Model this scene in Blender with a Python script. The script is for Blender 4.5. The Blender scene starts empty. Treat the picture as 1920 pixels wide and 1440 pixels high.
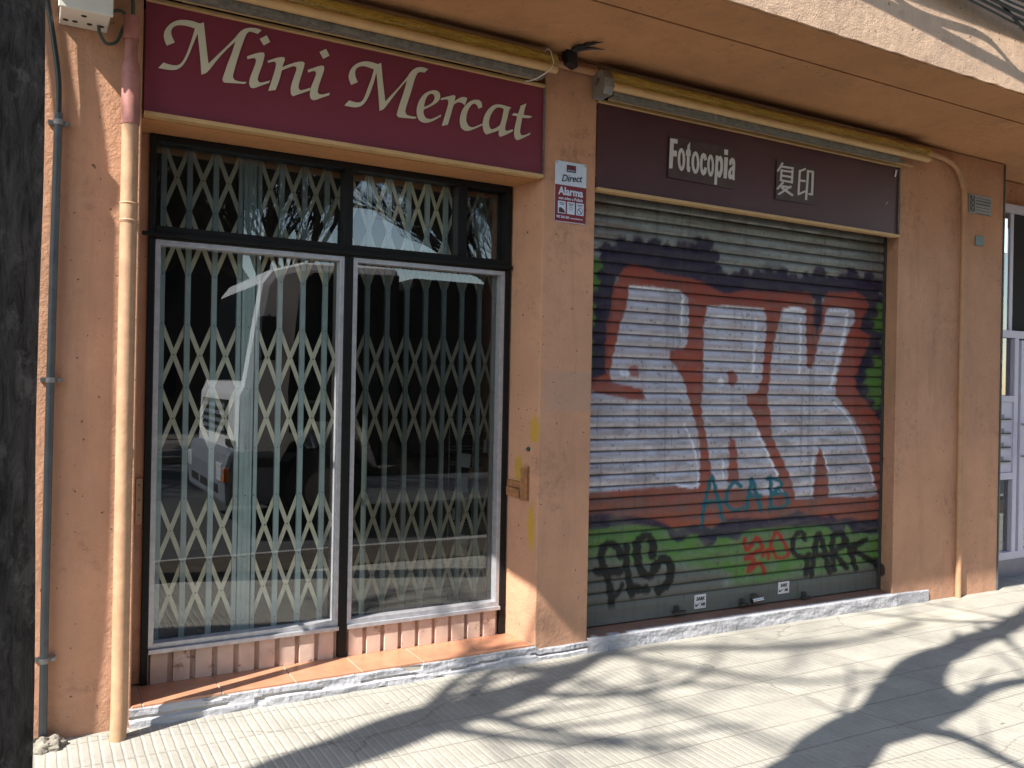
import bpy, bmesh, math, random
import numpy as np
from mathutils import Vector, Matrix, noise as mnoise
random.seed(7); rng = np.random.default_rng(7)
C = bpy.context.scene.collection
S = bpy.context.scene
# ------------------------------------------------------------------ camera, sky, sun, exposure
F_PX, CX, CY, EYE = 1600.0, 960.0, 720.0, 1.55
YAW, ROLL = math.radians(29.4), math.radians(1.09)
fwd = Vector((math.sin(YAW), math.cos(YAW), 0)); r0 = Vector((math.cos(YAW), -math.sin(YAW), 0)); u0 = Vector((0, 0, 1))
rgt = r0*math.cos(ROLL) + u0*math.sin(ROLL); upv = -r0*math.sin(ROLL) + u0*math.cos(ROLL)
CAM = Vector((0, 0, EYE))
cd = bpy.data.cameras.new('camera'); cd.sensor_width = 36; cd.lens = 36*F_PX/1920; cd.clip_start = .05; cd.clip_end = 2000
co = bpy.data.objects.new('camera', cd); C.objects.link(co)
co.matrix_world = Matrix(((rgt.x, upv.x, -fwd.x, CAM.x), (rgt.y, upv.y, -fwd.y, CAM.y), (rgt.z, upv.z, -fwd.z, CAM.z), (0, 0, 0, 1)))
S.camera = co
SUN_AZ, SUN_EL = math.radians(18.5), math.radians(46.3)      # light travels towards +x, slightly into the wall, and down
LD = Vector((math.cos(SUN_AZ)*math.cos(SUN_EL), math.sin(SUN_AZ)*math.cos(SUN_EL), -math.sin(SUN_EL)))
w = bpy.data.worlds.new('World'); S.world = w; w.use_nodes = True
nt = w.node_tree; bg = nt.nodes['Background']; sk = nt.nodes.new('ShaderNodeTexSky'); sk.sky_type = 'NISHITA'; sk.sun_disc = False
sk.sun_elevation = SUN_EL; sk.sun_rotation = math.atan2(-LD.x, -LD.y); sk.altitude = 50; sk.air_density = 1.0; sk.dust_density = .25; sk.ozone_density = 1.5
wb = nt.nodes.new('ShaderNodeMix'); wb.data_type = 'RGBA'; wb.blend_type = 'MULTIPLY'; wb.inputs[0].default_value = 1; wb.inputs[7].default_value = (1.13, 1.0, .84, 1); nt.links.new(sk.outputs[0], wb.inputs[6]); nt.links.new(wb.outputs[2], bg.inputs[0]); bg.inputs[1].default_value = .14
sl = bpy.data.lights.new('sun', 'SUN'); sl.energy = 4.4; sl.angle = math.radians(.53); sl.color = (1.0, .945, .86)
so = bpy.data.objects.new('sun', sl); C.objects.link(so); so.rotation_euler = LD.to_track_quat('-Z', 'Y').to_euler(); so.location = (-6, -3, 12)
S.view_settings.view_transform = 'Standard'; S.view_settings.look = 'None'; S.view_settings.exposure = 1.50; S.view_settings.gamma = 1
S.render.engine = 'CYCLES'; S.cycles.max_bounces = 8; S.cycles.transparent_max_bounces = 16; S.cycles.caustics_reflective = False

def ray(px, py): return fwd + rgt*((px-CX)/F_PX) - upv*((py-CY)/F_PX)
def W(px, py, Y):                                           # real point on the vertical plane y=Y seen at that pixel
    d = ray(px, py); return CAM + d*(Y/d.y)
# ------------------------------------------------------------------ materials
def newmat(name): m = bpy.data.materials.new(name); m.use_nodes = True; return m, m.node_tree, m.node_tree.nodes['Principled BSDF']
def N(nt, t, **k):
    n = nt.nodes.new(t)
    for a, b in k.items():
        if isinstance(a, str) and hasattr(n, a): setattr(n, a, b)
    return n
def noise_n(nt, scale, detail=4, rough=.55, vec=None, dist=0):
    n = nt.nodes.new('ShaderNodeTexNoise'); n.inputs['Scale'].default_value = scale; n.inputs['Detail'].default_value = detail
    n.inputs['Roughness'].default_value = rough; n.inputs['Distortion'].default_value = dist
    if vec: nt.links.new(vec, n.inputs['Vector'])
    return n
def ramp(nt, src, a, b, ca=(0, 0, 0, 1), cb=(1, 1, 1, 1)):
    r = nt.nodes.new('ShaderNodeValToRGB'); r.color_ramp.elements[0].position = a; r.color_ramp.elements[1].position = b
    r.color_ramp.elements[0].color = ca; r.color_ramp.elements[1].color = cb; nt.links.new(src, r.inputs[0]); return r.outputs[0]
def mix(nt, f, a, b, mode='MIX'):
    m = nt.nodes.new('ShaderNodeMix'); m.data_type = 'RGBA'; m.blend_type = mode
    for i, v in ((0, f), (6, a), (7, b)):
        if hasattr(v, 'is_output') or isinstance(v, bpy.types.NodeSocket): nt.links.new(v, m.inputs[i])
        elif i == 0: m.inputs[0].default_value = v
        else: m.inputs[i].default_value = (*v, 1) if len(v) == 3 else v
    return m.outputs[2]
def mth(nt, op, a, b=0, c=None):
    m = nt.nodes.new('ShaderNodeMath'); m.operation = op
    for i, v in enumerate((a, b) if c is None else (a, b, c)):
        if isinstance(v, bpy.types.NodeSocket): nt.links.new(v, m.inputs[i])
        else: m.inputs[i].default_value = v
    return m.outputs[0]
def pos(nt):
    g = nt.nodes.new('ShaderNodeNewGeometry'); return g.outputs['Position']
def sep(nt, v): s = nt.nodes.new('ShaderNodeSeparateXYZ'); nt.links.new(v, s.inputs[0]); return s.outputs
def scl(nt, v, s):
    m = nt.nodes.new('ShaderNodeMapping'); m.inputs['Scale'].default_value = s; nt.links.new(v, m.inputs[0]); return m.outputs[0]
def bump(nt, b, h, st, dist, prev=None):
    n = nt.nodes.new('ShaderNodeBump'); n.inputs['Strength'].default_value = st; n.inputs['Distance'].default_value = dist
    nt.links.new(h, n.inputs['Height'])
    if prev: nt.links.new(prev, n.inputs['Normal'])
    nt.links.new(n.outputs[0], b.inputs['Normal']); return n.outputs[0]
def plain(name, col, rough=.6, metal=0, var=.15, vs=12, bmp=0, bs=60, spec=None, stains=None):
    m, nt, b = newmat(name); p = pos(nt)
    n = noise_n(nt, vs, 5, .6, p)
    dk = tuple(c*(1-var) for c in col); lt = tuple(min(1, c*(1+var)) for c in col)
    c = ramp(nt, n.outputs[0], .3, .7, (*dk, 1), (*lt, 1))
    if stains:
        s = ramp(nt, noise_n(nt, stains[1], 6, .7, p).outputs[0], stains[2], stains[2]+.08); c = mix(nt, s, c, stains[0])
    nt.links.new(c, b.inputs['Base Color']); b.inputs['Roughness'].default_value = rough; b.inputs['Metallic'].default_value = metal
    if spec is not None: b.inputs['Specular IOR Level'].default_value = spec
    if bmp: bump(nt, b, noise_n(nt, bs, 4, .6, p).outputs[0], 1, bmp)
    return m
def window_band(nt, v, lo, hi, soft):
    a = mth(nt, 'SMOOTHSTEP', v, lo-soft, lo+soft) if False else None
    def ss(x, e0, e1):
        r = nt.nodes.new('ShaderNodeMapRange'); r.interpolation_type = 'SMOOTHSTEP'; nt.links.new(x, r.inputs[0])
        r.inputs[1].default_value = e0; r.inputs[2].default_value = e1; return r.outputs[0]
    return mth(nt, 'MULTIPLY', ss(v, lo-soft, lo+soft), mth(nt, 'SUBTRACT', 1, ss(v, hi-soft, hi+soft)))
def boxmask(nt, xyz, X, Y, Z, soft):
    m = None
    for v, r in zip(xyz, (X, Y, Z)):
        if r is None: continue
        k = window_band(nt, v, r[0], r[1], soft); m = k if m is None else mth(nt, 'MULTIPLY', m, k)
    return m
def ellmask(nt, u, v, cu, cv, a, b_, wob, soft=.25):
    du = mth(nt, 'DIVIDE', mth(nt, 'SUBTRACT', u, cu), a); dv = mth(nt, 'DIVIDE', mth(nt, 'SUBTRACT', v, cv), b_)
    d = mth(nt, 'ADD', mth(nt, 'SQRT', mth(nt, 'ADD', mth(nt, 'MULTIPLY', du, du), mth(nt, 'MULTIPLY', dv, dv))), wob)
    r = nt.nodes.new('ShaderNodeMapRange'); r.interpolation_type = 'SMOOTHSTEP'; nt.links.new(d, r.inputs[0]); r.inputs[1].default_value = 1+soft; r.inputs[2].default_value = 1-soft; return r.outputs[0]
def plaster(name, col, extra=True, rough_b=.0035):
    m, nt, b = newmat(name); p = pos(nt); xyz = sep(nt, p)
    big = noise_n(nt, 1.3, 4, .6, p).outputs[0]; mid = noise_n(nt, 9, 6, .65, p).outputs[0]
    streak = noise_n(nt, 1, 6, .7, scl(nt, p, (7, 7, .7))).outputs[0]
    c = mix(nt, ramp(nt, big, .35, .65), tuple(k*.88 for k in col), tuple(min(1, k*1.08) for k in col))
    c = mix(nt, mth(nt, 'MULTIPLY', ramp(nt, mid, .45, .75), .28), c, tuple(k*.72 for k in col))
    c = mix(nt, mth(nt, 'MULTIPLY', ramp(nt, streak, .52, .78), .35), c, (.16, .115, .085))
    sp = ramp(nt, noise_n(nt, 38, 2, .5, p).outputs[0], .71, .74); c = mix(nt, mth(nt, 'MULTIPLY', sp, .75), c, (.05, .035, .03))
    sc = ramp(nt, noise_n(nt, 14, 8, .8, p, 1.5).outputs[0], .66, .70); c = mix(nt, mth(nt, 'MULTIPLY', sc, .5), c, (.10, .07, .06))
    s2 = mth(nt, 'MULTIPLY', ramp(nt, noise_n(nt, 2.4, 7, .75, p, .8).outputs[0], .52, .66), ramp(nt, noise_n(nt, 22, 6, .75, p).outputs[0], .46, .60)); c = mix(nt, mth(nt, 'MULTIPLY', s2, .42), c, (.17, .10, .075))
    low = nt.nodes.new('ShaderNodeMapRange'); nt.links.new(xyz[2], low.inputs[0]); low.inputs[1].default_value = .5; low.inputs[2].default_value = -.05
    c = mix(nt, mth(nt, 'MULTIPLY', mth(nt, 'MULTIPLY', low.outputs[0], mid), .55), c, (.14, .11, .09))
    if extra:
        pt = boxmask(nt, xyz, (2.52, 2.9), (4.0, 4.12), (1.40, 1.63), .006); c = mix(nt, mth(nt, 'MULTIPLY', pt, .28), c, (.33, .27, .25))
        wob = mth(nt, 'MULTIPLY', mth(nt, 'SUBTRACT', noise_n(nt, 30, 4, .7, p).outputs[0], .5), 1.6)
        onrev = boxmask(nt, xyz, (2.3, 2.4955), None, (.3, 2.0), .001)
        for cy_, cz_, a_, b2 in ((4.135, 1.29, .035, .08), (4.265, 1.065, .035, .07), (4.15, .74, .028, .13)):
            k = mth(nt, 'MULTIPLY', ellmask(nt, xyz[1], xyz[2], cy_, cz_, a_, b2, wob), onrev); c = mix(nt, mth(nt, 'MULTIPLY', k, .8), c, (.50, .30, .03))
        sm = mth(nt, 'MULTIPLY', ellmask(nt, xyz[1], xyz[2], 4.235, .20, .045, .05, mth(nt, 'MULTIPLY', wob, .3), .15), boxmask(nt, xyz, (5.575, 5.7), None, (0, .5), .003)); c = mix(nt, mth(nt, 'MULTIPLY', sm, .9), c, (.03, .028, .026))
    nt.links.new(c, b.inputs['Base Color']); b.inputs['Roughness'].default_value = .92; b.inputs['Specular IOR Level'].default_value = .2
    v = bump(nt, b, noise_n(nt, 95, 5, .6, p).outputs[0], 1, rough_b)
    v = bump(nt, b, noise_n(nt, 14, 4, .5, p).outputs[0], .7, .010, v)
    return m
M = {}
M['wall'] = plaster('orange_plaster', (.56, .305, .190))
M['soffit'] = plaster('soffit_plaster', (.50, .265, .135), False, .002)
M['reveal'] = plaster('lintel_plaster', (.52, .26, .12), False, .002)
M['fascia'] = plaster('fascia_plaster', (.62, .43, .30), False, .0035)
M['white_plinth'] = plain('white_painted_cement', (.37, .37, .395), .85, var=.12, vs=5, bmp=.006, bs=45, stains=((.24, .22, .20), 18, .60))
M['terracotta'] = plain('terracotta_tile', (.46, .215, .125), .34, var=.16, vs=10, bmp=.0006, bs=60, stains=((.36, .20, .13), 7, .6))
M['brown_tile'] = plain('brown_threshold', (.26, .14, .10), .5, var=.2, vs=14, stains=((.20, .17, .15), 9, .58))
M['grout'] = plain('grout', (.42, .38, .33), .9)
M['black_paint'] = plain('black_gloss_paint', (.008, .008, .008), .5, var=.3, vs=20, bmp=.0008, bs=50, spec=.25, stains=((.30, .28, .26), 42, .775))
M['aluminium'] = plain('aged_aluminium', (.50, .50, .53), .40, .55, var=.15, vs=25, bmp=.0005, stains=((.26, .25, .25), 30, .66))
M['dark'] = plain('dark_void', (.012, .012, .013), .9)
M['interior'] = plain('dark_interior', (.020, .019, .018), .9, var=.3, vs=2)
M['gate_green'] = plain('pale_green_gate_paint', (.36, .45, .44), .5, var=.12, vs=12, stains=((.25, .24, .2), 30, .68))
M['gate_cream'] = plain('cream_lattice_metal', (.64, .61, .46), .45, .05, var=.12, vs=14, stains=((.3, .24, .16), 26, .68))
M['rivet'] = plain('rivet', (.12, .12, .12), .4, .6)
M['maroon'] = plain('maroon_sheet', (.185, .025, .048), .42, var=.1, vs=2.2, bmp=.0006, bs=5)
M['maroon_dark'] = plain('dark_maroon_sheet', (.072, .020, .027), .40, var=.15, vs=2.5, bmp=.0008, bs=4, stains=((.075, .02, .11), 2.6, .66))
M['cream_trim'] = plain('cream_trim', (.54, .35, .165), .5, var=.1, vs=10, stains=((.2, .13, .07), 24, .7))
M['cream_letter'] = plain('cream_letters', (.60, .57, .45), .5, var=.05, vs=6)
M['white_letter'] = plain('white_letters', (.62, .60, .62), .5, var=.08)
M['patch'] = plain('dark_backing_film', (.062, .034, .034), .45, var=.25, vs=9)
M['pipe'] = plain('salmon_painted_pipe', (.41, .238, .137), .65, var=.16, vs=14, bmp=.0022, bs=30, stains=((.3, .18, .12), 20, .7))
M['pipe_wall'] = plain('orange_painted_pipe', (.42, .235, .13), .6, var=.12, vs=8, bmp=.001, bs=40)
M['clay'] = plain('red_brown_clay', (.33, .135, .115), .6, var=.25, vs=14, bmp=.0015, bs=60)
M['conduit'] = plain('grey_conduit', (.070, .082, .088), .5, .1, var=.2, vs=15, stains=((.26, .25, .24), 12, .64))
M['cable_black'] = plain('black_cable', (.018, .022, .022), .38)
M['cable_green'] = plain('green_grey_cable', (.035, .060, .055), .45)
M['box_white'] = plain('white_plastic_box', (.62, .62, .58), .45, var=.06, vs=6, stains=((.3, .27, .22), 24, .70))
M['galv'] = plain('galvanised_steel', (.26, .255, .25), .5, .5, var=.25, vs=22, stains=((.10, .06, .04), 20, .6))
M['grey_metal'] = plain('grey_metal_bar', (.17, .165, .15), .6, .2, var=.4, vs=35, stains=((.09, .06, .04), 60, .62))
M['iron'] = plain('dark_iron', (.05, .048, .044), .6, .4)
M['chrome'] = plain('chrome', (.65, .65, .66), .18, 1)
M['sign_white'] = plain('enamel_white', (.62, .70, .85), .35, var=.06, vs=20)
M['sign_red'] = plain('enamel_red', (.20, .015, .025), .35, var=.15, vs=25)
M['navy'] = plain('navy_ink', (.02, .025, .05), .5)
M['ink'] = plain('black_ink', (.015, .015, .018), .5)
M['plaque_grey'] = plain('grey_plaque', (.27, .26, .27), .5, var=.12, vs=16)
M['plaque_blue'] = plain('blue_grey_tile', (.10, .155, .17), .45, var=.2, vs=30)
M['door_white'] = plain('white_door_frame', (.52, .50, .62), .4, var=.04)
M['steel_sheet'] = plain('door_base_sheet', (.20, .19, .24), .45, .3, var=.12, vs=6)
M['wood'] = plain('rough_wood', (.30, .135, .055), .75, var=.35, vs=30, bmp=.002, bs=60)
M['cement'] = plain('cement_lump', (.22, .20, .165), .95, var=.25, vs=20, bmp=.01, bs=30)
M['asphalt'] = plain('asphalt', (.05, .05, .052), .9, var=.25, vs=3, bmp=.004, bs=80)
M['kerb'] = plain('kerb_stone', (.30, .29, .27), .85, var=.15, vs=5, bmp=.003, bs=50)
M['yellow_line'] = plain('yellow_road_paint', (.50, .36, .05), .7, var=.2, vs=8)
M['truck_white'] = plain('white_truck_paint', (.72, .73, .74), .25, var=.03)
M['truck_grey'] = plain('grey_plastic', (.16, .18, .21), .5)
M['truck_dark'] = plain('dark_lorry_side', (.012, .013, .015), .7, spec=.2)
M['tyre'] = plain('tyre', (.02, .02, .02), .8)
M['glass_dark'] = plain('dark_glass', (.01, .014, .018), .05)
M['lamp_glass'] = plain('headlight_glass', (.6, .62, .65), .08)
M['indicator'] = plain('orange_lens', (.6, .16, .03), .3)
M['far_wall'] = plain('far_brick_wall', (.042, .030, .023), .9, var=.2, vs=1)
M['far_ground'] = plain('far_ground', (.10, .09, .075), .9, var=.3, vs=.8)
M['shade_ground'] = plain('shade_brown', (.060, .045, .032), .95, var=.35, vs=6, bmp=.01, bs=25)  # dark brown with ground shade put into the colour
M['far_pale'] = plain('far_pale_wall', (.12, .10, .09), .9, var=.1, vs=1)
M['paper'] = plain('paper', (.55, .58, .62), .7, var=.1, vs=6)
M['card'] = plain('brown_card', (.28, .17, .10), .8)
def bark(name, a, b_, sc=1):
    m, nt, b = newmat(name); p = pos(nt); pp = scl(nt, p, (48*sc, 48*sc, 13*sc)); n = noise_n(nt, 1, 10, .78, pp, .8).outputs[0]
    n2 = noise_n(nt, 16*sc, 7, .75, p).outputs[0]
    c = mix(nt, ramp(nt, n, .35, .7), a, b_); c = mix(nt, mth(nt, 'MULTIPLY', ramp(nt, n2, .55, .62), .5), c, tuple(k*1.5 for k in b_))
    nt.links.new(c, b.inputs['Base Color']); b.inputs['Roughness'].default_value = .95; b.inputs['Specular IOR Level'].default_value = .15
    bump(nt, b, n, 1, .010); return m
M['bark'] = bark('dark_bark', (.022, .019, .018), (.15, .135, .125))
M['bark2'] = bark('grey_brown_bark', (.06, .05, .04), (.17, .145, .12))
# gold plastic sheet wrapped round the awning rolls
m, nt, b = newmat('gold_plastic_wrap'); p = pos(nt); n = noise_n(nt, 1, 5, .6, scl(nt, p, (9, 90, 90))).outputs[0]
g = mth(nt, 'MULTIPLY', mth(nt, 'SINE', mth(nt, 'MULTIPLY', sep(nt, p)[0], 900)), .5)
nt.links.new(mix(nt, ramp(nt, n, .3, .7), (.60, .37, .03), (.92, .66, .13)), b.inputs['Base Color']); b.inputs['Roughness'].default_value = .25; b.inputs['Metallic'].default_value = .15; b.inputs['Coat Weight'].default_value = .6; b.inputs['Coat Roughness'].default_value = .06
v = bump(nt, b, n, 1, .035); v = bump(nt, b, noise_n(nt, 1, 3, .6, scl(nt, p, (28, 160, 160)), 2).outputs[0], 1, .012, v); M['gold'] = m
# ribbed panel boards under the shop window
M['board'] = plain('pinkish_beige_board', (.55, .41, .335), .5, var=.14, vs=9, bmp=.001, bs=30, stains=((.24, .14, .10), 13, .60))
# window glass: a thin pane, transparent with a real Fresnel reflection
def pane_mat(name, tint, dirt):
    m = bpy.data.materials.new(name); m.use_nodes = True; nt = m.node_tree; nt.nodes.clear(); p = pos(nt)
    o = nt.nodes.new('ShaderNodeOutputMaterial'); t = nt.nodes.new('ShaderNodeBsdfTransparent'); t.inputs[0].default_value = (*tint, 1)
    g = nt.nodes.new('ShaderNodeBsdfGlossy'); g.inputs['Roughness'].default_value = .0; g.inputs[0].default_value = (.95, .97, 1, 1)
    f = nt.nodes.new('ShaderNodeFresnel'); f.inputs[0].default_value = 1.52
    k = mth(nt, 'MINIMUM', mth(nt, 'MULTIPLY', f.outputs[0], 2.7), 1)
    mx = nt.nodes.new('ShaderNodeMixShader'); nt.links.new(k, mx.inputs[0]); nt.links.new(t.outputs[0], mx.inputs[1]); nt.links.new(g.outputs[0], mx.inputs[2])
    d = nt.nodes.new('ShaderNodeBsdfDiffuse'); d.inputs[0].default_value = (.5, .48, .44, 1)
    mx2 = nt.nodes.new('ShaderNodeMixShader'); s = ramp(nt, noise_n(nt, 70, 3, .5, p).outputs[0], .76, .80)
    xyz = sep(nt, p); lowr = nt.nodes.new('ShaderNodeMapRange'); nt.links.new(xyz[2], lowr.inputs[0]); lowr.inputs[1].default_value = .8; lowr.inputs[2].default_value = .2; lowr.inputs[3].default_value = .012; lowr.inputs[4].default_value = dirt
    nn = noise_n(nt, 1, 6, .7, scl(nt, p, (4, 4, 9))).outputs[0]
    nt.links.new(mth(nt, 'MAXIMUM', mth(nt, 'MULTIPLY', s, .35), mth(nt, 'MULTIPLY', lowr.outputs[0], nn)), mx2.inputs[0])
    nt.links.new(mx.outputs[0], mx2.inputs[1]); nt.links.new(d.outputs[0], mx2.inputs[2]); nt.links.new(mx2.outputs[0], o.inputs[0]); return m
M['pane'] = pane_mat('window_glass', (.93, .96, .95), .05)
M['pane_dirty'] = pane_mat('dusty_window_glass', (.62, .64, .62), .2)
# pavement: hydraulic tiles of five ribs, ribs running towards the wall
def pavement_mat():
    m, nt, b = newmat('ribbed_pavement'); p = pos(nt); xyz = sep(nt, p)
    wob = mth(nt, 'MULTIPLY', mth(nt, 'SUBTRACT', noise_n(nt, 9, 4, .6, p).outputs[0], .5), .008)
    fx = mth(nt, 'FRACT', mth(nt, 'DIVIDE', mth(nt, 'ADD', xyz[0], wob), .04)); dx = mth(nt, 'ABSOLUTE', mth(nt, 'SUBTRACT', fx, .5))
    def sst(x, a, bb):
        r = nt.nodes.new('ShaderNodeMapRange'); r.interpolation_type = 'SMOOTHSTEP'; nt.links.new(x, r.inputs[0]); r.inputs[1].default_value = a; r.inputs[2].default_value = bb; return r.outputs[0]
    wear = ramp(nt, noise_n(nt, .9, 5, .6, p, .4).outputs[0], .40, .62, (1, 1, 1, 1), (.25, .25, .25, 1)); lft = nt.nodes.new('ShaderNodeMapRange'); nt.links.new(xyz[0], lft.inputs[0]); lft.inputs[1].default_value = .9; lft.inputs[2].default_value = 2.2; lft.inputs[3].default_value = 1; lft.inputs[4].default_value = .62
    groove = mth(nt, 'MULTIPLY', mth(nt, 'MULTIPLY', sst(dx, .28, .46), lft.outputs[0]), mth(nt, 'ADD', .45, mth(nt, 'MULTIPLY', wear, .55)))
    fy = mth(nt, 'FRACT', mth(nt, 'DIVIDE', mth(nt, 'ADD', mth(nt, 'ADD', xyz[1], wob), .062), .24)); dy = mth(nt, 'ABSOLUTE', mth(nt, 'SUBTRACT', fy, .5)); gy = sst(dy, .475, .492)
    fx2 = mth(nt, 'FRACT', mth(nt, 'DIVIDE', mth(nt, 'ADD', xyz[0], wob), .20)); gx = sst(mth(nt, 'ABSOLUTE', mth(nt, 'SUBTRACT', fx2, .5)), .47, .49)
    near_wall = window_band(nt, mth(nt, 'ADD', xyz[1], mth(nt, 'MULTIPLY', wob, 4)), 4.075, 5, .012)
    cement = ramp(nt, noise_n(nt, 1.1, 3, .5, p).outputs[0], .60, .64)
    flat = mth(nt, 'MAXIMUM', near_wall, mth(nt, 'MULTIPLY', cement, .5))
    rough = noise_n(nt, 3.2, 6, .65, p).outputs[0]; fine = noise_n(nt, 55, 5, .7, p).outputs[0]
    tile = nt.nodes.new('ShaderNodeTexWhiteNoise'); tile.noise_dimensions = '2D'
    cmb = nt.nodes.new('ShaderNodeCombineXYZ'); nt.links.new(mth(nt, 'FLOOR', mth(nt, 'DIVIDE', xyz[0], .2)), cmb.inputs[0]); nt.links.new(mth(nt, 'FLOOR', mth(nt, 'DIVIDE', mth(nt, 'ADD', xyz[1], .062), .24)), cmb.inputs[1]); nt.links.new(cmb.outputs[0], tile.inputs[0])
    c = mix(nt, ramp(nt, rough, .3, .7), (.280, .265, .232), (.41, .39, .34))
    c = mix(nt, mth(nt, 'MULTIPLY', tile.outputs[0], .30), c, (.25, .235, .205))
    c = mix(nt, mth(nt, 'MULTIPLY', ramp(nt, fine, .35, .7), .25), c, (.18, .17, .15))
    inv = mth(nt, 'SUBTRACT', 1, flat)
    c = mix(nt, mth(nt, 'MULTIPLY', mth(nt, 'MULTIPLY', groove, inv), .30), c, (.50, .48, .42))
    c = mix(nt, mth(nt, 'MULTIPLY', mth(nt, 'MAXIMUM', mth(nt, 'MULTIPLY', gx, .35), gy), mth(nt, 'MULTIPLY', inv, .42)), c, (.15, .135, .12))
    grime = ramp(nt, noise_n(nt, 1.6, 7, .72, p, .6).outputs[0], .50, .72); c = mix(nt, mth(nt, 'MULTIPLY', grime, .38), c, (.15, .14, .12))
    sp = ramp(nt, noise_n(nt, 26, 2, .5, p).outputs[0], .74, .77); c = mix(nt, mth(nt, 'MULTIPLY', sp, .7), c, (.08, .07, .06))
    sp2 = ramp(nt, noise_n(nt, 33, 2, .5, scl(nt, p, (1, 1.3, 1))).outputs[0], .76, .79); c = mix(nt, mth(nt, 'MULTIPLY', sp2, .6), c, (.7, .68, .62))
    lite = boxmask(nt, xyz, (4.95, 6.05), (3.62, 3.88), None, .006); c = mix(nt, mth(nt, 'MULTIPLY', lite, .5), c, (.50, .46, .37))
    cr = nt.nodes.new('ShaderNodeTexVoronoi'); cr.feature = 'DISTANCE_TO_EDGE'; cr.inputs['Scale'].default_value = .8; nt.links.new(mix(nt, .12, p, noise_n(nt, 3, 5, .6, p).outputs[1]), cr.inputs['Vector'])
    c = mix(nt, mth(nt, 'MULTIPLY', ramp(nt, cr.outputs['Distance'], .0012, .0035, (1, 1, 1, 1), (0, 0, 0, 1)), .45), c, (.09, .08, .07))
    nt.links.new(c, b.inputs['Base Color']); b.inputs['Roughness'].default_value = .88; b.inputs['Specular IOR Level'].default_value = .25
    h = mth(nt, 'SUBTRACT', 1, mth(nt, 'MULTIPLY', mth(nt, 'MAXIMUM', groove, mth(nt, 'MULTIPLY', gy, 1.2)), inv))
    v = bump(nt, b, h, 1, .0026); bump(nt, b, fine, .8, .003, v); return m
M['pavement'] = pavement_mat()
# ------------------------------------------------------------------ mesh helpers
class MB:
    def __init__(s): s.v = []; s.f = []; s.m = []
    def add(s, vs, fs, mi=0):
        o = len(s.v); s.v += [tuple(v) for v in vs]; s.f += [tuple(i+o for i in f) for f in fs]; s.m += [mi]*len(fs); return s
    def box(s, x0, x1, y0, y1, z0, z1, mi=0):
        v = [(x, y, z) for z in (z0, z1) for y in (y0, y1) for x in (x0, x1)]
        return s.add(v, [(0, 2, 3, 1), (4, 5, 7, 6), (0, 1, 5, 4), (2, 6, 7, 3), (0, 4, 6, 2), (1, 3, 7, 5)], mi)
    def prism(s, pts, a, b, axis='z', mi=0):                # pts: polygon in the two other axes, counter-clockwise
        n = len(pts)
        def P(p, t): return {'z': (p[0], p[1], t), 'y': (p[0], t, p[1]), 'x': (t, p[0], p[1])}[axis]
        v = [P(p, a) for p in pts] + [P(p, b) for p in pts]
        f = [tuple(range(n-1, -1, -1)), tuple(range(n, 2*n))] + [(i, (i+1) % n, n+(i+1) % n, n+i) for i in range(n)]
        return s.add(v, f, mi)
    def tube(s, path, r, seg=12, mi=0, cap=True):
        P = [Vector(p) for p in path]; n = len(P); R = r if isinstance(r, (list, tuple)) else [r]*n
        t0 = (P[1]-P[0]).normalized(); a = Vector((0, 0, 1)) if abs(t0.z) < .9 else Vector((1, 0, 0)); u = t0.cross(a).normalized(); vs = []
        for i in range(n):
            t = (P[min(i+1, n-1)]-P[max(i-1, 0)]).normalized(); u = (u - t*u.dot(t)).normalized(); q = t.cross(u)
            for k in range(seg):
                an = 2*math.pi*k/seg; vs.append(P[i]+(u*math.cos(an)+q*math.sin(an))*R[i])
        fs = [(i*seg+k, i*seg+(k+1) % seg, (i+1)*seg+(k+1) % seg, (i+1)*seg+k) for i in range(n-1) for k in range(seg)]
        if cap: fs += [tuple(range(seg-1, -1, -1)), tuple(range((n-1)*seg, n*seg))]
        return s.add(vs, fs, mi)
    def build(s, name, mats, parent=None, bevel=0, smooth=False, wn=False):
        me = bpy.data.meshes.new(name); me.from_pydata(s.v, [], s.f)
        if not isinstance(mats, (list, tuple)): mats = [mats]
        for mm in mats: me.materials.append(mm)
        for i, p in enumerate(me.polygons): p.material_index = s.m[i]; p.use_smooth = smooth
        bm = bmesh.new(); bm.from_mesh(me); bmesh.ops.recalc_face_normals(bm, faces=bm.faces); bm.to_mesh(me); bm.free()
        if smooth:
            try: me.set_sharp_from_angle(angle=math.radians(40))
            except Exception: pass
        o = bpy.data.objects.new(name, me); C.objects.link(o)
        if parent: o.parent = parent
        if bevel:
            b = o.modifiers.new('bevel', 'BEVEL'); b.width = bevel; b.segments = 2; b.limit_method = 'ANGLE'; b.angle_limit = math.radians(40)
        return o
def tag(o, label=None, cat=None, group=None, kind=None):
    for k, v in (('label', label), ('category', cat), ('group', group), ('kind', kind)):
        if v: o[k] = v
    return o
def empty(name, loc=(0, 0, 0), **k):
    o = bpy.data.objects.new(name, None); C.objects.link(o); o.location = (0, 0, 0); o.empty_display_size = .2; return tag(o, **k)
def bez(pts, n=8):                                           # Catmull-Rom through points
    P = [Vector(p) for p in pts]; P = [P[0]*2-P[1]] + P + [P[-1]*2-P[-2]]; out = []
    for i in range(1, len(P)-2):
        for k in range(n):
            t = k/n; a, b_, c, d = P[i-1:i+3]
            out.append(.5*((2*b_)+(c-a)*t+(2*a-5*b_+4*c-d)*t*t+(3*b_-a-3*c+d)*t**3))
    return out+[P[-2]]
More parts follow.
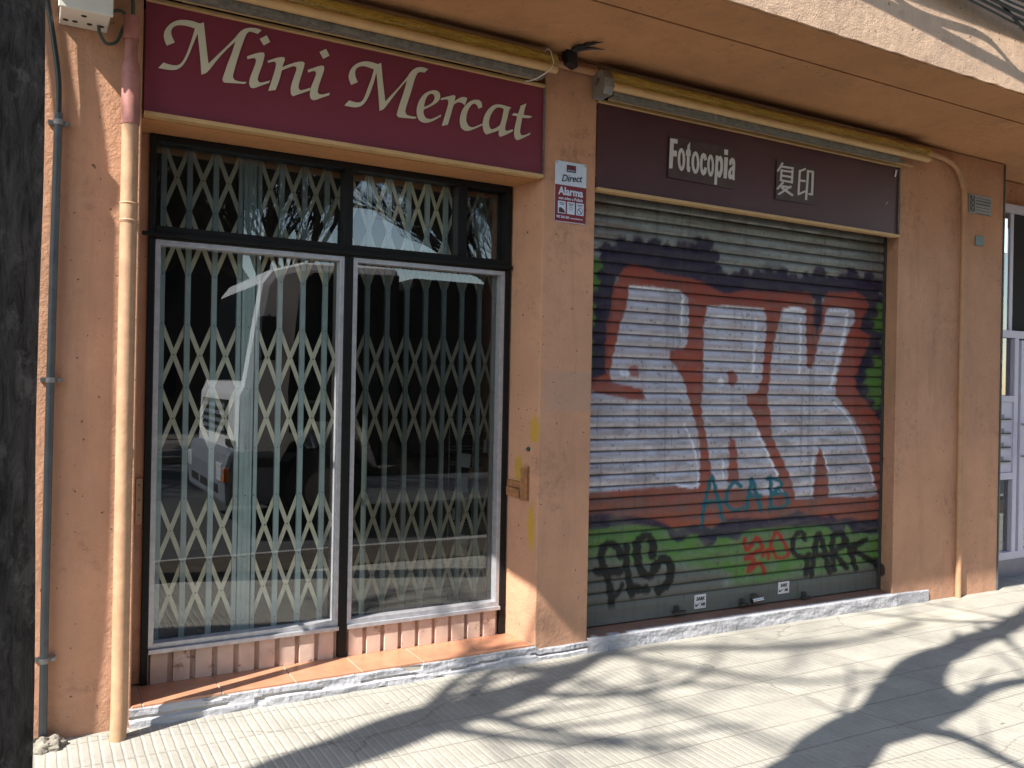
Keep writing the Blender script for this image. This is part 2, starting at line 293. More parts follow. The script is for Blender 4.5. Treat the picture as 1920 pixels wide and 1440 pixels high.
def smooth_outline(pts, n=4, sharp=38):
    P = [Vector((x, y)) for x, y in pts]; N_ = len(P); tan = []
    for i in range(N_):
        a = P[i]-P[i-1]; b_ = P[(i+1) % N_]-P[i]; ang = math.degrees(a.angle(b_)) if a.length and b_.length else 0
        tan.append(None if ang > sharp else (P[(i+1) % N_]-P[i-1]).normalized())
    out = []
    for i in range(N_):
        a, b_ = P[i], P[(i+1) % N_]; L = (b_-a).length; d = (b_-a)
        ta = tan[i]*L if tan[i] is not None else d; tb = tan[(i+1) % N_]*L if tan[(i+1) % N_] is not None else d
        for k in range(n):
            t = k/n; out.append(a*(2*t**3-3*t*t+1)+ta*(t**3-2*t*t+t)+b_*(-2*t**3+3*t*t)+tb*(t**3-t*t))
    return out
def outline_mesh(name, polys, mat, parent, Y, thick=.003):   # polys: closed outlines in (x,z); holes included; even-odd fill
    cu = bpy.data.curves.new(name, 'CURVE'); cu.dimensions = '2D'; cu.fill_mode = 'BOTH'; cu.extrude = thick/2
    for pl in polys:
        sp = cu.splines.new('POLY'); sp.points.add(len(pl)-1); sp.use_cyclic_u = True
        for i, p in enumerate(pl): sp.points[i].co = (p[0], p[1], 0, 1)
    return curve_to_mesh(name, cu, mat, parent, lambda v: (v.x, Y-v.z, v.y))
def curve_to_mesh(name, cu, mat, parent, f):
    t = bpy.data.objects.new('tmp', cu); C.objects.link(t); dg = bpy.context.evaluated_depsgraph_get(); dg.update()
    me = bpy.data.meshes.new_from_object(t.evaluated_get(dg)); bpy.data.objects.remove(t); me.name = name
    for v in me.vertices: v.co = f(v.co)
    me.materials.clear(); me.materials.append(mat)
    o = bpy.data.objects.new(name, me); C.objects.link(o)
    if parent: o.parent = parent
    return o
def text(name, body, x, z, Y, size, mat, parent, sx=1, shear=0, off=0, rot=0, align='CENTER', thick=.0012):
    cu = bpy.data.curves.new(name, 'FONT'); cu.body = body; cu.size = size; cu.align_x = align; cu.align_y = 'CENTER'; cu.shear = shear; cu.offset = off; cu.extrude = thick/2; cu.resolution_u = 3
    cr, sr = math.cos(rot), math.sin(rot)
    return curve_to_mesh(name, cu, mat, parent, lambda v: (x+(v.x*sx*cr-v.y*sr), Y-v.z, z+(v.x*sx*sr+v.y*cr)))
# ------------------------------------------------------------------ ground
WALL = 4.10
def gz(x): return 0 if x < 2.6 else -.0125*(min(x, 9)-2.6)
def sheet(name, xs, ys, mat, zf, jit=0):
    v = [(x, y, zf(x)+(mnoise.noise(Vector((x*1.7, y*1.7, 0)))*jit if abs(y-WALL) > .2 else 0)) for y in ys for x in xs]; n = len(xs)
    f = [(j*n+i, j*n+i+1, (j+1)*n+i+1, (j+1)*n+i) for j in range(len(ys)-1) for i in range(n-1)]
    return tag(MB().add(v, f).build(name, mat, smooth=True), kind='structure')
xs = [-150, -60, -20, -6]+[-4+.25*i for i in range(60)]+[12, 20, 60, 150]
sheet('pavement', xs, [1.17+.24*i for i in range(16)]+[5.2], M['pavement'], gz, .006)
tag(MB().box(-150, 150, 1.03, 1.17, -.2, -.002).build('kerb', M['kerb'], bevel=.015), kind='structure')
tag(MB().add([(-800, -800, -.14), (800, -800, -.14), (800, 800, -.14), (-800, 800, -.14)], [(0, 1, 2, 3)]).build('road', M['asphalt']), kind='structure')
tag(MB().add([(-90, .85, -.134), (90, .85, -.134), (90, .97, -.134), (-90, .97, -.134)], [(0, 1, 2, 3)]).build('road_marking', M['yellow_line']), kind='structure')
tag(MB().box(-150, 150, -16, -9, -.13, .0).build('far_pavement', M['far_ground'], bevel=.02), kind='structure')
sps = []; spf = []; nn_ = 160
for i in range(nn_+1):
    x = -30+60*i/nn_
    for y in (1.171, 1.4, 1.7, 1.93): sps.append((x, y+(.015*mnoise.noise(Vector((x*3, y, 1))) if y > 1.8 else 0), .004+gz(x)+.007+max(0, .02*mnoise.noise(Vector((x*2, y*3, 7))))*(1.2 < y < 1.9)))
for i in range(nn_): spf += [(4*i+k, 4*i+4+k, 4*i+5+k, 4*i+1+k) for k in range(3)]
tag(MB().add(sps, spf).build('shade_strip', M['shade_ground'], smooth=True), kind='structure')  # added dark strip, standing in for shaded ground mirrored in the panes
# ------------------------------------------------------------------ the shop building
B = empty('shop_building', label='orange rendered street building with two shop openings under a deep concrete canopy', cat='building')
X0, X1, X2, X3, X4 = .407, 2.49, 2.842, 5.565, 6.87
mb = MB()
mb.box(-4, X0, WALL, 4.75, -.3, 3.415)                                                # left pier
mb.build('wall', M['wall'], B, bevel=.006); mb = MB(); mb.box(X0+.0, .470, 4.37, 4.74, .10, 2.70); mb.build('wall', M['wall'], B); mb = MB()                                            # strip beside the window frame
mb.prism([(X1, WALL), (X2, WALL), (X2+.06, 4.75), (2.43, 4.75), (2.43, 4.39)], -.3, 3.415); mb.build('wall', M['wall'], B, bevel=.006); mb = MB()   # middle pier with splayed reveal
mb.prism([(X3, WALL), (X4, WALL), (X4, 4.75), (5.645, 4.75), (5.645, 4.29)], -.3, 3.415); mb.build('wall', M['wall'], B, bevel=.006); mb = MB()     # right pier
mb.box(X4+.001, 12, 4.40, 4.75, 3.20, 3.415)
mb.build('wall', M['wall'], B, bevel=.006)
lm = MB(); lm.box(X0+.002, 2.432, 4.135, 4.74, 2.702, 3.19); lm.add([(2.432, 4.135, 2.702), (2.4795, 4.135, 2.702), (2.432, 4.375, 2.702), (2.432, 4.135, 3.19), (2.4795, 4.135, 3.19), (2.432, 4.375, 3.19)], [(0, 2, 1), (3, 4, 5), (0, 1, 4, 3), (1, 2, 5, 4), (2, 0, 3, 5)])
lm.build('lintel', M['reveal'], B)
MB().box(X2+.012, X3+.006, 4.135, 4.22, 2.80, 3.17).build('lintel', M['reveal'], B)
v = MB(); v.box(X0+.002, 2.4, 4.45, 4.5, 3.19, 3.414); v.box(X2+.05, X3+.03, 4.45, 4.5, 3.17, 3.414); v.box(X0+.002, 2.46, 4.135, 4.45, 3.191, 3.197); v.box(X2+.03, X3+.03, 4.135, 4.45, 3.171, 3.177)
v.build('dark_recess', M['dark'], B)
# canopy: soffit with drip groove, sunlit fascia, wall above
cz = 3.42; cx0 = -.25
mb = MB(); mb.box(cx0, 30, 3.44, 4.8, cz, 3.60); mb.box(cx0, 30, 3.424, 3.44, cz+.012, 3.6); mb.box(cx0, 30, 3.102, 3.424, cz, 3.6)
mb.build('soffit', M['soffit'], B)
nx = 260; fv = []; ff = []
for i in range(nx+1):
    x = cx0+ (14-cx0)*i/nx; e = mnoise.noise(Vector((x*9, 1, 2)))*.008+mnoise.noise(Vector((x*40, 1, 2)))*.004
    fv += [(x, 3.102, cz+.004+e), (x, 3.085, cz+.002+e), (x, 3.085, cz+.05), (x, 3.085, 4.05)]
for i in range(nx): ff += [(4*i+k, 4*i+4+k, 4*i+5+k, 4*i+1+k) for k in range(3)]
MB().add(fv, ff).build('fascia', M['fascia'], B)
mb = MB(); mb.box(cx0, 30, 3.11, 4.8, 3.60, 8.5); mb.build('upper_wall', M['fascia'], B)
mb = MB(); mb.box(cx0-.03, 30, 2.962, 3.2, 4.13, 4.19); mb.build('shade_ledge', M['fascia'], B, bevel=.008)  # ledge added out of view, depth set to shade the upper fascia
# first window: plinth, tiled sill
def rough_strip(name, x0, x1, y, ztop, zbot, mat, parent, amp, seed, back=None, ledge=True):
    n = int((x1-x0)/.018); rows = 16; vs = []; fs = []
    for i in range(n+1):
        x = x0+(x1-x0)*i/n; zt = ztop(x)+mnoise.noise(Vector((x*13, seed, 0)))*amp*.35; zb = zbot(x)-.02
        for j in range(rows):
            t = j/(rows-1); z = zt+(zb-zt)*t
            d = mnoise.noise(Vector((x*8, z*22, seed)))*amp + mnoise.noise(Vector((x*33, z*50, seed)))*amp*.45
            lt_ = .45+.22*mnoise.noise(Vector((x*2.3, seed+4, 0)))
            if ledge: d -= .010*max(0, min(1, (t-lt_)*12))*(1+mnoise.noise(Vector((x*5, seed+3, 0))))
            if abs(t-lt_) < .07 and ledge and mnoise.noise(Vector((x*4, seed+6, 0))) > -.1: d += .012
            if ledge and 0 < j < rows-1 and mnoise.noise(Vector((x*6, z*16, seed+9))) > .42: d += .012
            vs.append((x, y+d-(.004 if j else 0), z))
        vs.append((x, back or y+.05, zt+.0))
    R = rows+1
    for i in range(n):
        for j in range(rows-1): fs.append((i*R+j, i*R+j+1, (i+1)*R+j+1, (i+1)*R+j))
        fs.append((i*R, (i+1)*R, (i+1)*R+rows, i*R+rows))
    o = MB().add(vs, fs).build(name, mat, parent); return o
ZS = .093
rough_strip('plinth', .40, 2.85, 4.092, lambda x: .083 if x < 2.49 else .062, gz, M['white_plinth'], B, .007, 1)
rough_strip('plinth', 2.835, 5.60, 4.084, lambda x: .080-.010*(x-2.84), gz, M['white_plinth'], B, .006, 5, ledge=False)
rough_strip('plinth', 5.58, 5.98, 4.090, lambda x: .055-.03*(x-5.6), gz, M['white_plinth'], B, .003, 8, ledge=False)
g = MB(); g.box(X0, 2.485, WALL-.004, 4.40, -.1, ZS-.004); g.build('tile_bed', M['grout'], B)
tl = MB(); e = [X0+.002, .455, .797, 1.138, 1.472, 1.808, 2.145, 2.478]
for a, b_ in zip(e[:-1], e[1:]):
    if b_ > 2.47: tl.prism([(a+.003, WALL-.006), (2.478, WALL-.006), (2.428, 4.398), (a+.003, 4.398)], ZS-.012, ZS)
    else: tl.box(a+.003, b_-.003, WALL-.006, 4.398, ZS-.012, ZS)
tl.build('sill_tiles', M['terracotta'], B, bevel=.002)
th = MB(); th.add([(X2+.002, WALL-.005, .080), (X3, WALL-.005, .050), (5.645, 4.40, .050), (X2+.04, 4.40, .080), (X2+.002, WALL-.005, -.1), (X3, WALL-.005, -.1), (5.645, 4.40, -.1), (X2+.04, 4.40, -.1)], [(0, 1, 2, 3), (4, 7, 6, 5), (0, 4, 5, 1), (1, 5, 6, 2), (2, 6, 7, 3), (3, 7, 4, 0)])
th.build('threshold', M['brown_tile'], B)
# dark room behind everything
r = MB(); r.box(.2, 2.7, 7.2, 7.3, -.1, 3.4); r.box(.2, .3, 4.76, 7.2, -.1, 3.4); r.box(2.7, 2.8, 4.76, 7.3, -.1, 3.4); r.box(.3, 2.7, 4.42, 7.2, -.1, .0); r.box(.3, 2.7, 4.76, 7.2, 3.3, 3.4)
r.box(2.81, 5.9, 4.78, 4.9, -.1, 3.4); r.box(6.9, 12, 6.6, 6.7, -.1, 3.4); r.box(6.89, 12, 4.42, 6.6, -.15, -.06); r.box(6.0, 6.9, 4.76, 6.6, -.1, 3.4)
r.build('room', M['interior'], B)
# --- shop window (part of the building) : black timber frame, alu sashes, panes, panel boards
FY = 4.375
WN = MB(); WN.box(.470, .500, FY-.03, 4.43, ZS, 2.70); WN.box(2.392, 2.428, FY-.03, 4.43, ZS, 2.70); WN.box(.500, 2.392, FY-.03, 4.43, 2.665, 2.70)
WN.box(.500, 2.392, FY-.035, 4.43, 2.205, 2.268); WN.box(1.428, 1.474, FY-.03, 4.43, ZS, 2.205); WN.box(1.420, 1.467, FY-.03, 4.43, 2.268, 2.665); WN.box(2.079, 2.138, FY-.03, 4.43, 2.268, 2.665)
WN.box(.44, 2.43, FY-.05, FY-.036, 2.215, 2.235)
frame = WN.build('window_frame', M['black_paint'], B, bevel=.003)
def sash(x0, x1, z0, z1, w, y0, y1, mat):
    s = MB(); s.prism([(x0, z0), (x1, z0), (x1-w, z0+w), (x0+w, z0+w)], y0, y1, 'y'); s.prism([(x0, z1), (x0+w, z1-w), (x1-w, z1-w), (x1, z1)], y0, y1, 'y')
    s.prism([(x0, z0), (x0+w, z0+w), (x0+w, z1-w), (x0, z1)], y0, y1, 'y'); s.prism([(x1, z0), (x1, z1), (x1-w, z1-w), (x1-w, z0+w)], y0, y1, 'y')
    return s.build('sash', mat, frame, bevel=.0015)
sash(.501, 1.427, .262, 2.204, .024, FY-.026, 4.41, M['aluminium']); sash(1.475, 2.391, .262, 2.204, .024, FY-.026, 4.41, M['aluminium'])
for a, b_ in ((.500, 1.428), (1.474, 2.392)):
    s = MB(); s.box(a+.001, b_-.001, FY-.045, 4.42, .240, .2615); s.build('sash_rail', M['aluminium'], frame, bevel=.002)
    bd = MB(); bd.box(a+.001, b_-.001, FY-.004, 4.42, ZS, .239); n = 9 if a < 1 else 9; pw = (b_-a-.012)/n
    for i in range(n):
        x = a+.010+i*pw; bd.prism([(x, FY-.004), (x+.004, FY-.028), (x+pw*.78, FY-.028), (x+pw*.80, FY-.004)], ZS+.001, .238)
    bd.build('panel_board', M['board'], frame)
for x0, x1, z0, z1, mt in ((.524, 1.404, .285, 2.181, 'pane'), (1.498, 2.368, .285, 2.181, 'pane'), (.500, 1.420, 2.268, 2.665, 'pane'), (1.467, 2.079, 2.268, 2.665, 'pane'), (2.138, 2.392, 2.268, 2.665, 'pane_dirty')):
    tl_ = (random.uniform(-.002, .002), random.uniform(-.001, .001))
    MB().add([(x0, 4.405+tl_[0], z0), (x1, 4.405+tl_[1], z0), (x1, 4.405+tl_[1], z1), (x0, 4.405+tl_[0], z1)], [(0, 1, 2, 3)]).build('pane', M[mt], frame)
# --- folding lattice gates behind the glass
def gate(label, xs_, wide=()):
    G_ = empty('folding_gate', label=label, cat='gate', group='folding lattice gates behind the shop window')
    zt, zb = 2.69, .12
    for i, x in enumerate(xs_):
        wd = .026 if i not in wide else .075
        s = MB(); s.box(x-wd/2, x+wd/2, 4.492, 4.497, zb, zt)
        s.box(x-wd/2, x-wd/2+.003, 4.497, 4.512, zb, zt); s.box(x+wd/2-.003, x+wd/2, 4.497, 4.512, zb, zt)
        if i in wide: s.box(x-.012, x-.008, 4.488, 4.4919, zb, zt); s.box(x+.012, x+.016, 4.488, 4.4919, zb, zt)
        for z in (2.38, 2.06, 1.815, 1.50, 1.195, .95, .635, .31): s.tube([(x, 4.4905, z), (x, 4.4885, z)], .0035, 6, 1)
        s.build('stile', [M['gate_green'], M['rivet']], G_)
    for a, b_ in zip(xs_[:-1], xs_[1:]):
        if b_-a < .09: continue
        for z1, z0 in ((2.70, 2.38), (2.38, 2.06), (1.82, 1.505), (1.505, 1.19), (.95, .633), (.633, .31)):
            L = MB()
            for q, (za, zb_, y) in enumerate(((z0, z1, 4.507), (z1, z0, 4.500))):
                hh = .030
                L.add([(a, y, za-hh), (b_, y, zb_-hh), (b_, y, zb_+hh), (a, y, za+hh), (a, y+.003, za-hh), (b_, y+.003, zb_-hh), (b_, y+.003, zb_+hh), (a, y+.003, za+hh)],
                      [(0, 1, 2, 3), (7, 6, 5, 4), (0, 4, 5, 1), (3, 2, 6, 7)])
            L.tube([((a+b_)/2, 4.4995, (z0+z1)/2), ((a+b_)/2, 4.4975, (z0+z1)/2)], .004, 6, 1)
            L.build('lattice', [M['gate_cream'], M['rivet']], G_)
gate('short folding lattice gate at the left end of the shop window', [.552, .672, .798, .922], ())
gate('long folding lattice gate from the double post across to the right window edge', [.968, 1.008+.004, 1.129, 1.250, 1.371, 1.489, 1.609, 1.726, 1.843, 1.958, 2.073, 2.188, 2.303, 2.400], (0,))
# --- shop goods at the right end of the window
RK = empty('wire_rack', label='wire card rack hung with sheets behind the right end of the window', cat='rack')
wr = MB(); xa, xb, yr = 2.20, 2.52, 4.66
for x in (xa, (xa+xb)/2, xb): wr.tube([(x, yr, .25), (x, yr, 1.35)], .004, 6)
for k in range(12): z = .32+k*.092; wr.tube([(xa, yr, z), (xb, yr, z)], .003, 6); wr.tube([(xa, yr-.03, z+.02), (xb, yr-.03, z+.02)], .003, 6)
wr.build('wire_frame', M['galv'], RK)
for k in range(12):
    x = random.choice([2.22, 2.31, 2.40])+random.uniform(-.015, .02); z = .33+.08*k; a = random.uniform(-.25, .25); w_, h_ = .085, random.uniform(.06, .1)
    P = [(x+math.cos(a)*dx-math.sin(a)*dz, yr-.034-.002*k, z+math.sin(a)*dx+math.cos(a)*dz) for dx, dz in ((0, 0), (w_, 0), (w_, h_), (0, h_))]
    MB().add(P+[(p[0], p[1]+.0015, p[2]) for p in P], [(0, 1, 2, 3), (7, 6, 5, 4), (0, 4, 5, 1), (1, 5, 6, 2), (2, 6, 7, 3), (3, 7, 4, 0)]).build('card_sheet', M['paper'] if k % 4 else M['card'], RK)
# ------------------------------------------------------------------ roller shutter with its graffiti
SY = 4.275; xl, xr = X2-.01, 5.655; zl0, zl1 = .088, 2.74
def vnoise(x, y, seed=0):
    xi = np.floor(x).astype(int); yi = np.floor(y).astype(int); fx = x-xi; fy = y-yi; fx = fx*fx*(3-2*fx); fy = fy*fy*(3-2*fy)
    def h(a, b_): q = np.sin(a*127.1+b_*311.7+seed*74.7)*43758.5453; return q-np.floor(q)
    return (h(xi, yi)*(1-fx)+h(xi+1, yi)*fx)*(1-fy)+(h(xi, yi+1)*(1-fx)+h(xi+1, yi+1)*fx)*fy
def fbm(x, y, s=0, o=4): return sum(vnoise(x*2**k, y*2**k, s+k)*.5**(k+1) for k in range(o))/(1-.5**o)
def proj(X, Y, Z):
    dx, dy, dz = X-CAM.x, Y-CAM.y, Z-CAM.z; d = dx*fwd.x+dy*fwd.y+dz*fwd.z
    return CX+F_PX*(dx*rgt.x+dy*rgt.y+dz*rgt.z)/d, CY-F_PX*(dx*upv.x+dy*upv.y+dz*upv.z)/d
def segd(px, py, a, b_):
    ax, ay = a; bx, by = b_[0]-ax, b_[1]-ay; L = bx*bx+by*by+1e-9; t = np.clip(((px-ax)*bx+(py-ay)*by)/L, 0, 1)
    return np.hypot(px-ax-t*bx, py-ay-t*by)
class Paint:
    def __init__(s, px, py, base): s.px, s.py = px, py; s.c = base
    def _box(s, pts, pad):
        P = np.array(pts); return np.where((s.px > P[:, 0].min()-pad) & (s.px < P[:, 0].max()+pad) & (s.py > P[:, 1].min()-pad) & (s.py < P[:, 1].max()+pad))[0]
    def _apply(s, ix, a, col):
        col = np.array(col if len(col) == 4 else (*col, 0.0)); a = a[:, None]; s.c[ix] = s.c[ix]*(1-a)+col*a
    def poly(s, pts, col, soft=3, al=1, wob=2.5, patch=0):
        ix = s._box(pts, soft*2+wob+2); x = s.px[ix]; y = s.py[ix]
        x = x+(fbm(x*.09, y*.09, 3)-.5)*2*wob; y = y+(fbm(x*.09, y*.09, 9)-.5)*2*wob
        ins = np.zeros(len(x), bool); d = np.full(len(x), 1e9); n = len(pts)
        for i in range(n):
            a, b_ = pts[i], pts[(i+1) % n]; d = np.minimum(d, segd(x, y, a, b_))
            c = ((a[1] > y) != (b_[1] > y)); 
            if a[1] != b_[1]: ins ^= c & (x < (b_[0]-a[0])*(y-a[1])/(b_[1]-a[1])+a[0])
        sd = np.where(ins, d, -d); a_ = np.clip((sd+soft)/(2*soft), 0, 1); a_ = a_*a_*(3-2*a_)*al
        if patch: a_ *= 1-patch*np.clip((fbm(x*.045, y*.14, 21)-.42)*4, 0, 1)
        s._apply(ix, a_, col)
    def line(s, pts, w, col, soft=1.5, al=1):
        ix = s._box(pts, w+soft*2+2); x = s.px[ix]; y = s.py[ix]; d = np.full(len(x), 1e9)
        for a, b_ in zip(pts[:-1], pts[1:]): d = np.minimum(d, segd(x, y, a, b_))
        d = d+(fbm(x*.2, y*.2, 5)-.5)*w*.35
        a_ = np.clip((w/2+soft-d)/(2*soft), 0, 1)*al; s._apply(ix, a_*a_*(3-2*a_), col)
def cr2(pts, n=5): return [(p.x, p.y) for p in bez([(x, y, 0) for x, y in pts], n)]
A6 = lambda L: [(1090+x*.3177, 420+y*.3177) for x, y in L]
A7 = lambda L: [(1090+x*.3177, 820+y*.3177) for x, y in L]
def build_shutter():
    pitch = .0722; prof = [(0, .001), (.03, -.0060), (.10, -.0100), (.28, -.0138), (.46, -.0148), (.64, -.0132), (.80, -.0085), (.90, -.0025), (.945, .005), (.985, .005)]
    rows = []; z = zl1
    # from the top down; profile measured from the lower lip of each slat upwards
    while z > zl0+.13:
        for t, d in reversed(prof): rows.append((z-pitch+t*pitch, d))
        z -= pitch
    rows += [(z-.002, .0035), (z-.004, -.006), (z-.05, -.008), (zl0+.012, -.008), (zl0+.002, -.014), (zl0, -.014), (zl0, .01)]
    nx = 820; X = np.linspace(xl, xr, nx+1); nr = len(rows); Z = np.array([r_[0] for r_ in rows]); D = np.array([r_[1] for r_ in rows])
    VX = np.tile(X, nr); VZ = np.repeat(Z, nx+1); VD = np.repeat(D, nx+1)
    drop = (VX-xl)/(xr-xl)*.030; VZ = VZ-drop*np.clip((.6-VZ)/.5, 0, 1)*1.0        # follows the falling threshold
    dent = (fbm(VX*2.2, VZ*5, 11)-.5)*.010; VY = SY+VD+dent
    px, py = proj(VX, np.full_like(VX, SY), VZ)
    n1 = fbm(VX*3, VZ*9, 2); n2 = fbm(VX*14, VZ*40, 4)
    base = np.stack([.20+.10*n1, .215+.10*n1, .215+.09*n1], 1)*(0.75+.5*n2)[:, None]; base = np.concatenate([base, np.full((len(base), 1), .45)], 1)
    P = Paint(px, py, base)
    rust = np.clip((fbm(VX*5, VZ*60, 31)-.60)*6, 0, 1)*.55*(py < 640); P._apply(np.arange(len(px)), rust, (.16, .07, .035))
    green = (.082, .20, .038); purple = (.020, .013, .042); red = (.31, .062, .038); silver = (.56, .56, .64, .42); white = (.80, .82, .90, .1)
    P.poly(A6([(0, 190), (110, 200), (130, 260), (90, 500), (100, 700), (70, 900), (0, 930)]), green, 5)
    P.poly(A6([(1640, 560), (1700, 480), (1790, 455), (1790, 1120), (1740, 1110), (1640, 1000), (1620, 800)]), green, 4)
    P.poly(A7([(0, 500), (500, 480), (1200, 470), (1800, 470), (1800, 760), (1500, 830), (1200, 850), (900, 890), (840, 800), (600, 760), (300, 760), (0, 720)]), green, 16, 1, 10, .25)
    P.poly(A7([(0, 690), (200, 740), (500, 760), (860, 790), (830, 900), (600, 960), (0, 1120)]), (.10, .105, .085), 12, .8, 6)
    P.poly(A7([(900, 870), (1200, 830), (1500, 800), (1800, 720), (1800, 980), (900, 1050), (600, 1000)]), (.10, .105, .09), 12, .8, 6)
    P.poly(A7([(0, 985), (500, 935), (1740, 760), (1800, 1300), (0, 1300)]), (.115, .118, .10), 5, .85, 2)
    dots = [(55, 910), (60, 640), (85, 520), (75, 430), (115, 300), (120, 200), (140, 150), (230, 105), (330, 105), (420, 120), (500, 140), (590, 130), (640, 150), (690, 95), (740, 120), (780, 190), (800, 260), (820, 320), (900, 305), (950, 290), (1030, 305), (1100, 280), (1180, 290), (1240, 325), (1320, 310), (1400, 290), (1470, 335), (1530, 320), (1590, 300), (1630, 335), (1690, 310), (1740, 360), (1755, 440), (1710, 520), (1685, 590), (1755, 660), (1740, 740), (1690, 820), (1650, 900), (1650, 980), (1700, 1050), (1750, 1120), (1760, 1260), (1600, 1100), (1600, 420), (850, 500), (200, 300), (140, 900)]
    P.poly(A6(dots), purple, 3, .97, 3)
    for i, (x, y) in enumerate(dots[:42]): P.line(A6([(x, y), (x+1, y+4)]), 20+6*math.sin(i*2.3), purple, 3, .9)
    for x, y in ((215, 95), (330, 80), (440, 110), (580, 120), (670, 85), (1090, 265), (1160, 265)): P.line(A6([(x, y), (x+2, y+30)]), 26, purple, 7, .45)
    redp = A6([(50, 915), (140, 880), (135, 800), (140, 600), (170, 500), (175, 400), (240, 260), (290, 240), (400, 260), (440, 290), (560, 310), (640, 320), (700, 340), (760, 370), (830, 415), (870, 410), (960, 390), (1100, 400), (1250, 400), (1350, 410), (1368, 480), (1375, 600), (1375, 690), (1395, 600), (1410, 480), (1450, 400), (1530, 405), (1610, 400), (1680, 440), (1690, 490), (1650, 560), (1640, 630), (1700, 660), (1690, 720), (1640, 800), (1610, 900), (1610, 970), (1640, 1010), (1690, 1060), (1730, 1120), (1765, 1200)])+A7([(1790, 100), (1790, 490), (1400, 500), (900, 520), (600, 540), (300, 510), (0, 480)])+A6([(0, 1000), (0, 930)])
    P.poly(redp, red, 2.5, .95, 2.5, .15)
    P.poly(A7([(0, 330), (500, 300), (1200, 350), (1800, 350), (1800, 480), (0, 480)]), (.21, .075, .05), 12, .55, 8, .5)
    P.poly(A7([(0, 465), (150, 440), (200, 465), (330, 465), (430, 485), (510, 520), (560, 550), (610, 530), (660, 512), (720, 520), (760, 535), (800, 515), (850, 480), (900, 475), (1000, 475), (1100, 480), (1200, 455), (1275, 432), (1330, 455), (1400, 465), (1450, 470), (1470, 455), (1500, 480), (1570, 470), (1640, 490), (1790, 480), (1790, 555), (1690, 570), (1650, 560), (1600, 570), (1560, 510), (1540, 560), (1500, 580), (1470, 560), (1450, 530), (1380, 520), (1300, 525), (1200, 530), (1100, 540), (1000, 540), (950, 560), (920, 600), (890, 605), (850, 590), (800, 590), (770, 640), (730, 648), (700, 610), (680, 570), (640, 570), (600, 610), (560, 618), (520, 590), (500, 545), (400, 525), (300, 510), (200, 520), (100, 540), (0, 545)]), purple, 3, .95, 2)
    for L, in (([(275, 360), (400, 370), (560, 390), (600, 410), (625, 440), (628, 560), (620, 690), (600, 735), (515, 745), (515, 800), (560, 860), (600, 930), (620, 1000), (640, 1080), (660, 1150), (680, 1220), (695, 1385), (690, 1540), (640, 1560), (560, 1545), (400, 1555), (200, 1570), (0, 1590), (0, 1005), (60, 985), (150, 1010), (300, 1040), (370, 1030), (355, 975), (270, 955), (180, 935), (160, 890), (170, 820), (190, 740), (220, 600), (260, 500), (270, 430)],),
               ([(740, 490), (850, 480), (1000, 490), (1070, 500), (1085, 560), (1085, 650), (1070, 780), (1060, 900), (1045, 960), (1030, 995), (965, 1010), (970, 1060), (1010, 1130), (1040, 1220), (1080, 1300), (1110, 1385), (1160, 1500), (1190, 1590), (1080, 1600), (940, 1560), (760, 1560), (760, 1440), (750, 1385), (730, 1250), (710, 1150), (700, 1080), (712, 950), (715, 800), (715, 600), (730, 520)],),
               ([(1180, 500), (1280, 490), (1320, 530), (1322, 700), (1325, 850), (1355, 855), (1380, 750), (1420, 600), (1440, 500), (1530, 490), (1600, 510), (1612, 560), (1565, 650), (1530, 780), (1500, 900), (1490, 1000), (1530, 1060), (1600, 1150), (1660, 1250), (1690, 1385), (1720, 1500), (1740, 1590), (1700, 1610), (1455, 1610), (1450, 1500), (1430, 1385), (1400, 1310), (1380, 1385), (1370, 1500), (1362, 1620), (1255, 1620), (1230, 1500), (1180, 1385), (1120, 1250), (1110, 1120), (1090, 1040), (1100, 950), (1110, 850), (1130, 700), (1160, 580)],)):
        P.poly(A6(L), silver, 2.0, .96, 1.5, .22)
    P.line(A6([(1385, 380), (1392, 480), (1385, 590)]), 15, purple, 3, .95); P.line(A6([(1385, 590), (1380, 640)]), 7, purple, 3, .9)
    P.poly(A6([(880, 1250), (905, 1290), (915, 1385), (925, 1530), (855, 1530), (865, 1385), (862, 1290)]), red, 2, .95)
    P.poly(A6([(275, 845), (310, 828), (338, 860), (325, 905), (285, 900)]), red, 3, .8); P.poly(A6([(858, 880), (890, 862), (915, 900), (912, 935), (888, 965), (860, 930)]), red, 2, .9)
    drt = np.clip((fbm(VX*6, VZ*26, 41)-.5)*5, 0, 1)*.42*np.clip((py-680)/120, 0, 1); P._apply(np.arange(len(px)), drt, (.13, .12, .11))
    for L, w_ in (([(285, 370), (420, 385), (575, 402)], 5), ([(590, 410), (588, 500), (578, 640)], 5), ([(600, 1180), (650, 1300), (672, 1385), (682, 1500), (676, 1550)], 4), ([(560, 1540), (640, 1550), (690, 1530)], 4), ([(235, 880), (255, 882)], 13),
                  ([(745, 492), (860, 492)], 5), ([(760, 550), (860, 550), (940, 558)], 4), ([(1022, 560), (1018, 700), (1005, 880)], 5), ([(1035, 1230), (1090, 1350), (1150, 1480)], 5), ([(815, 925), (822, 935)], 11), ([(830, 1385), (832, 1500)], 3),
                  ([(1195, 512), (1250, 500), (1305, 515)], 8), ([(1287, 560), (1285, 700), (1278, 880)], 5), ([(1460, 510), (1560, 512)], 6), ([(1560, 540), (1545, 640), (1510, 780), (1465, 960)], 6), ([(1480, 1050), (1560, 1130), (1620, 1250), (1690, 1420), (1715, 1540)], 3.5), ([(1358, 1385), (1350, 1600)], 4), ([(1420, 1340), (1450, 1450)], 2.5)):
        P.line(A6(cr2(L)), w_, white, 1.6, .85)
    ov = np.clip((fbm(VX*9, VZ*30, 51)-.35)*.9, 0, .17); P._apply(np.arange(len(px)), ov, (.12, .115, .11))
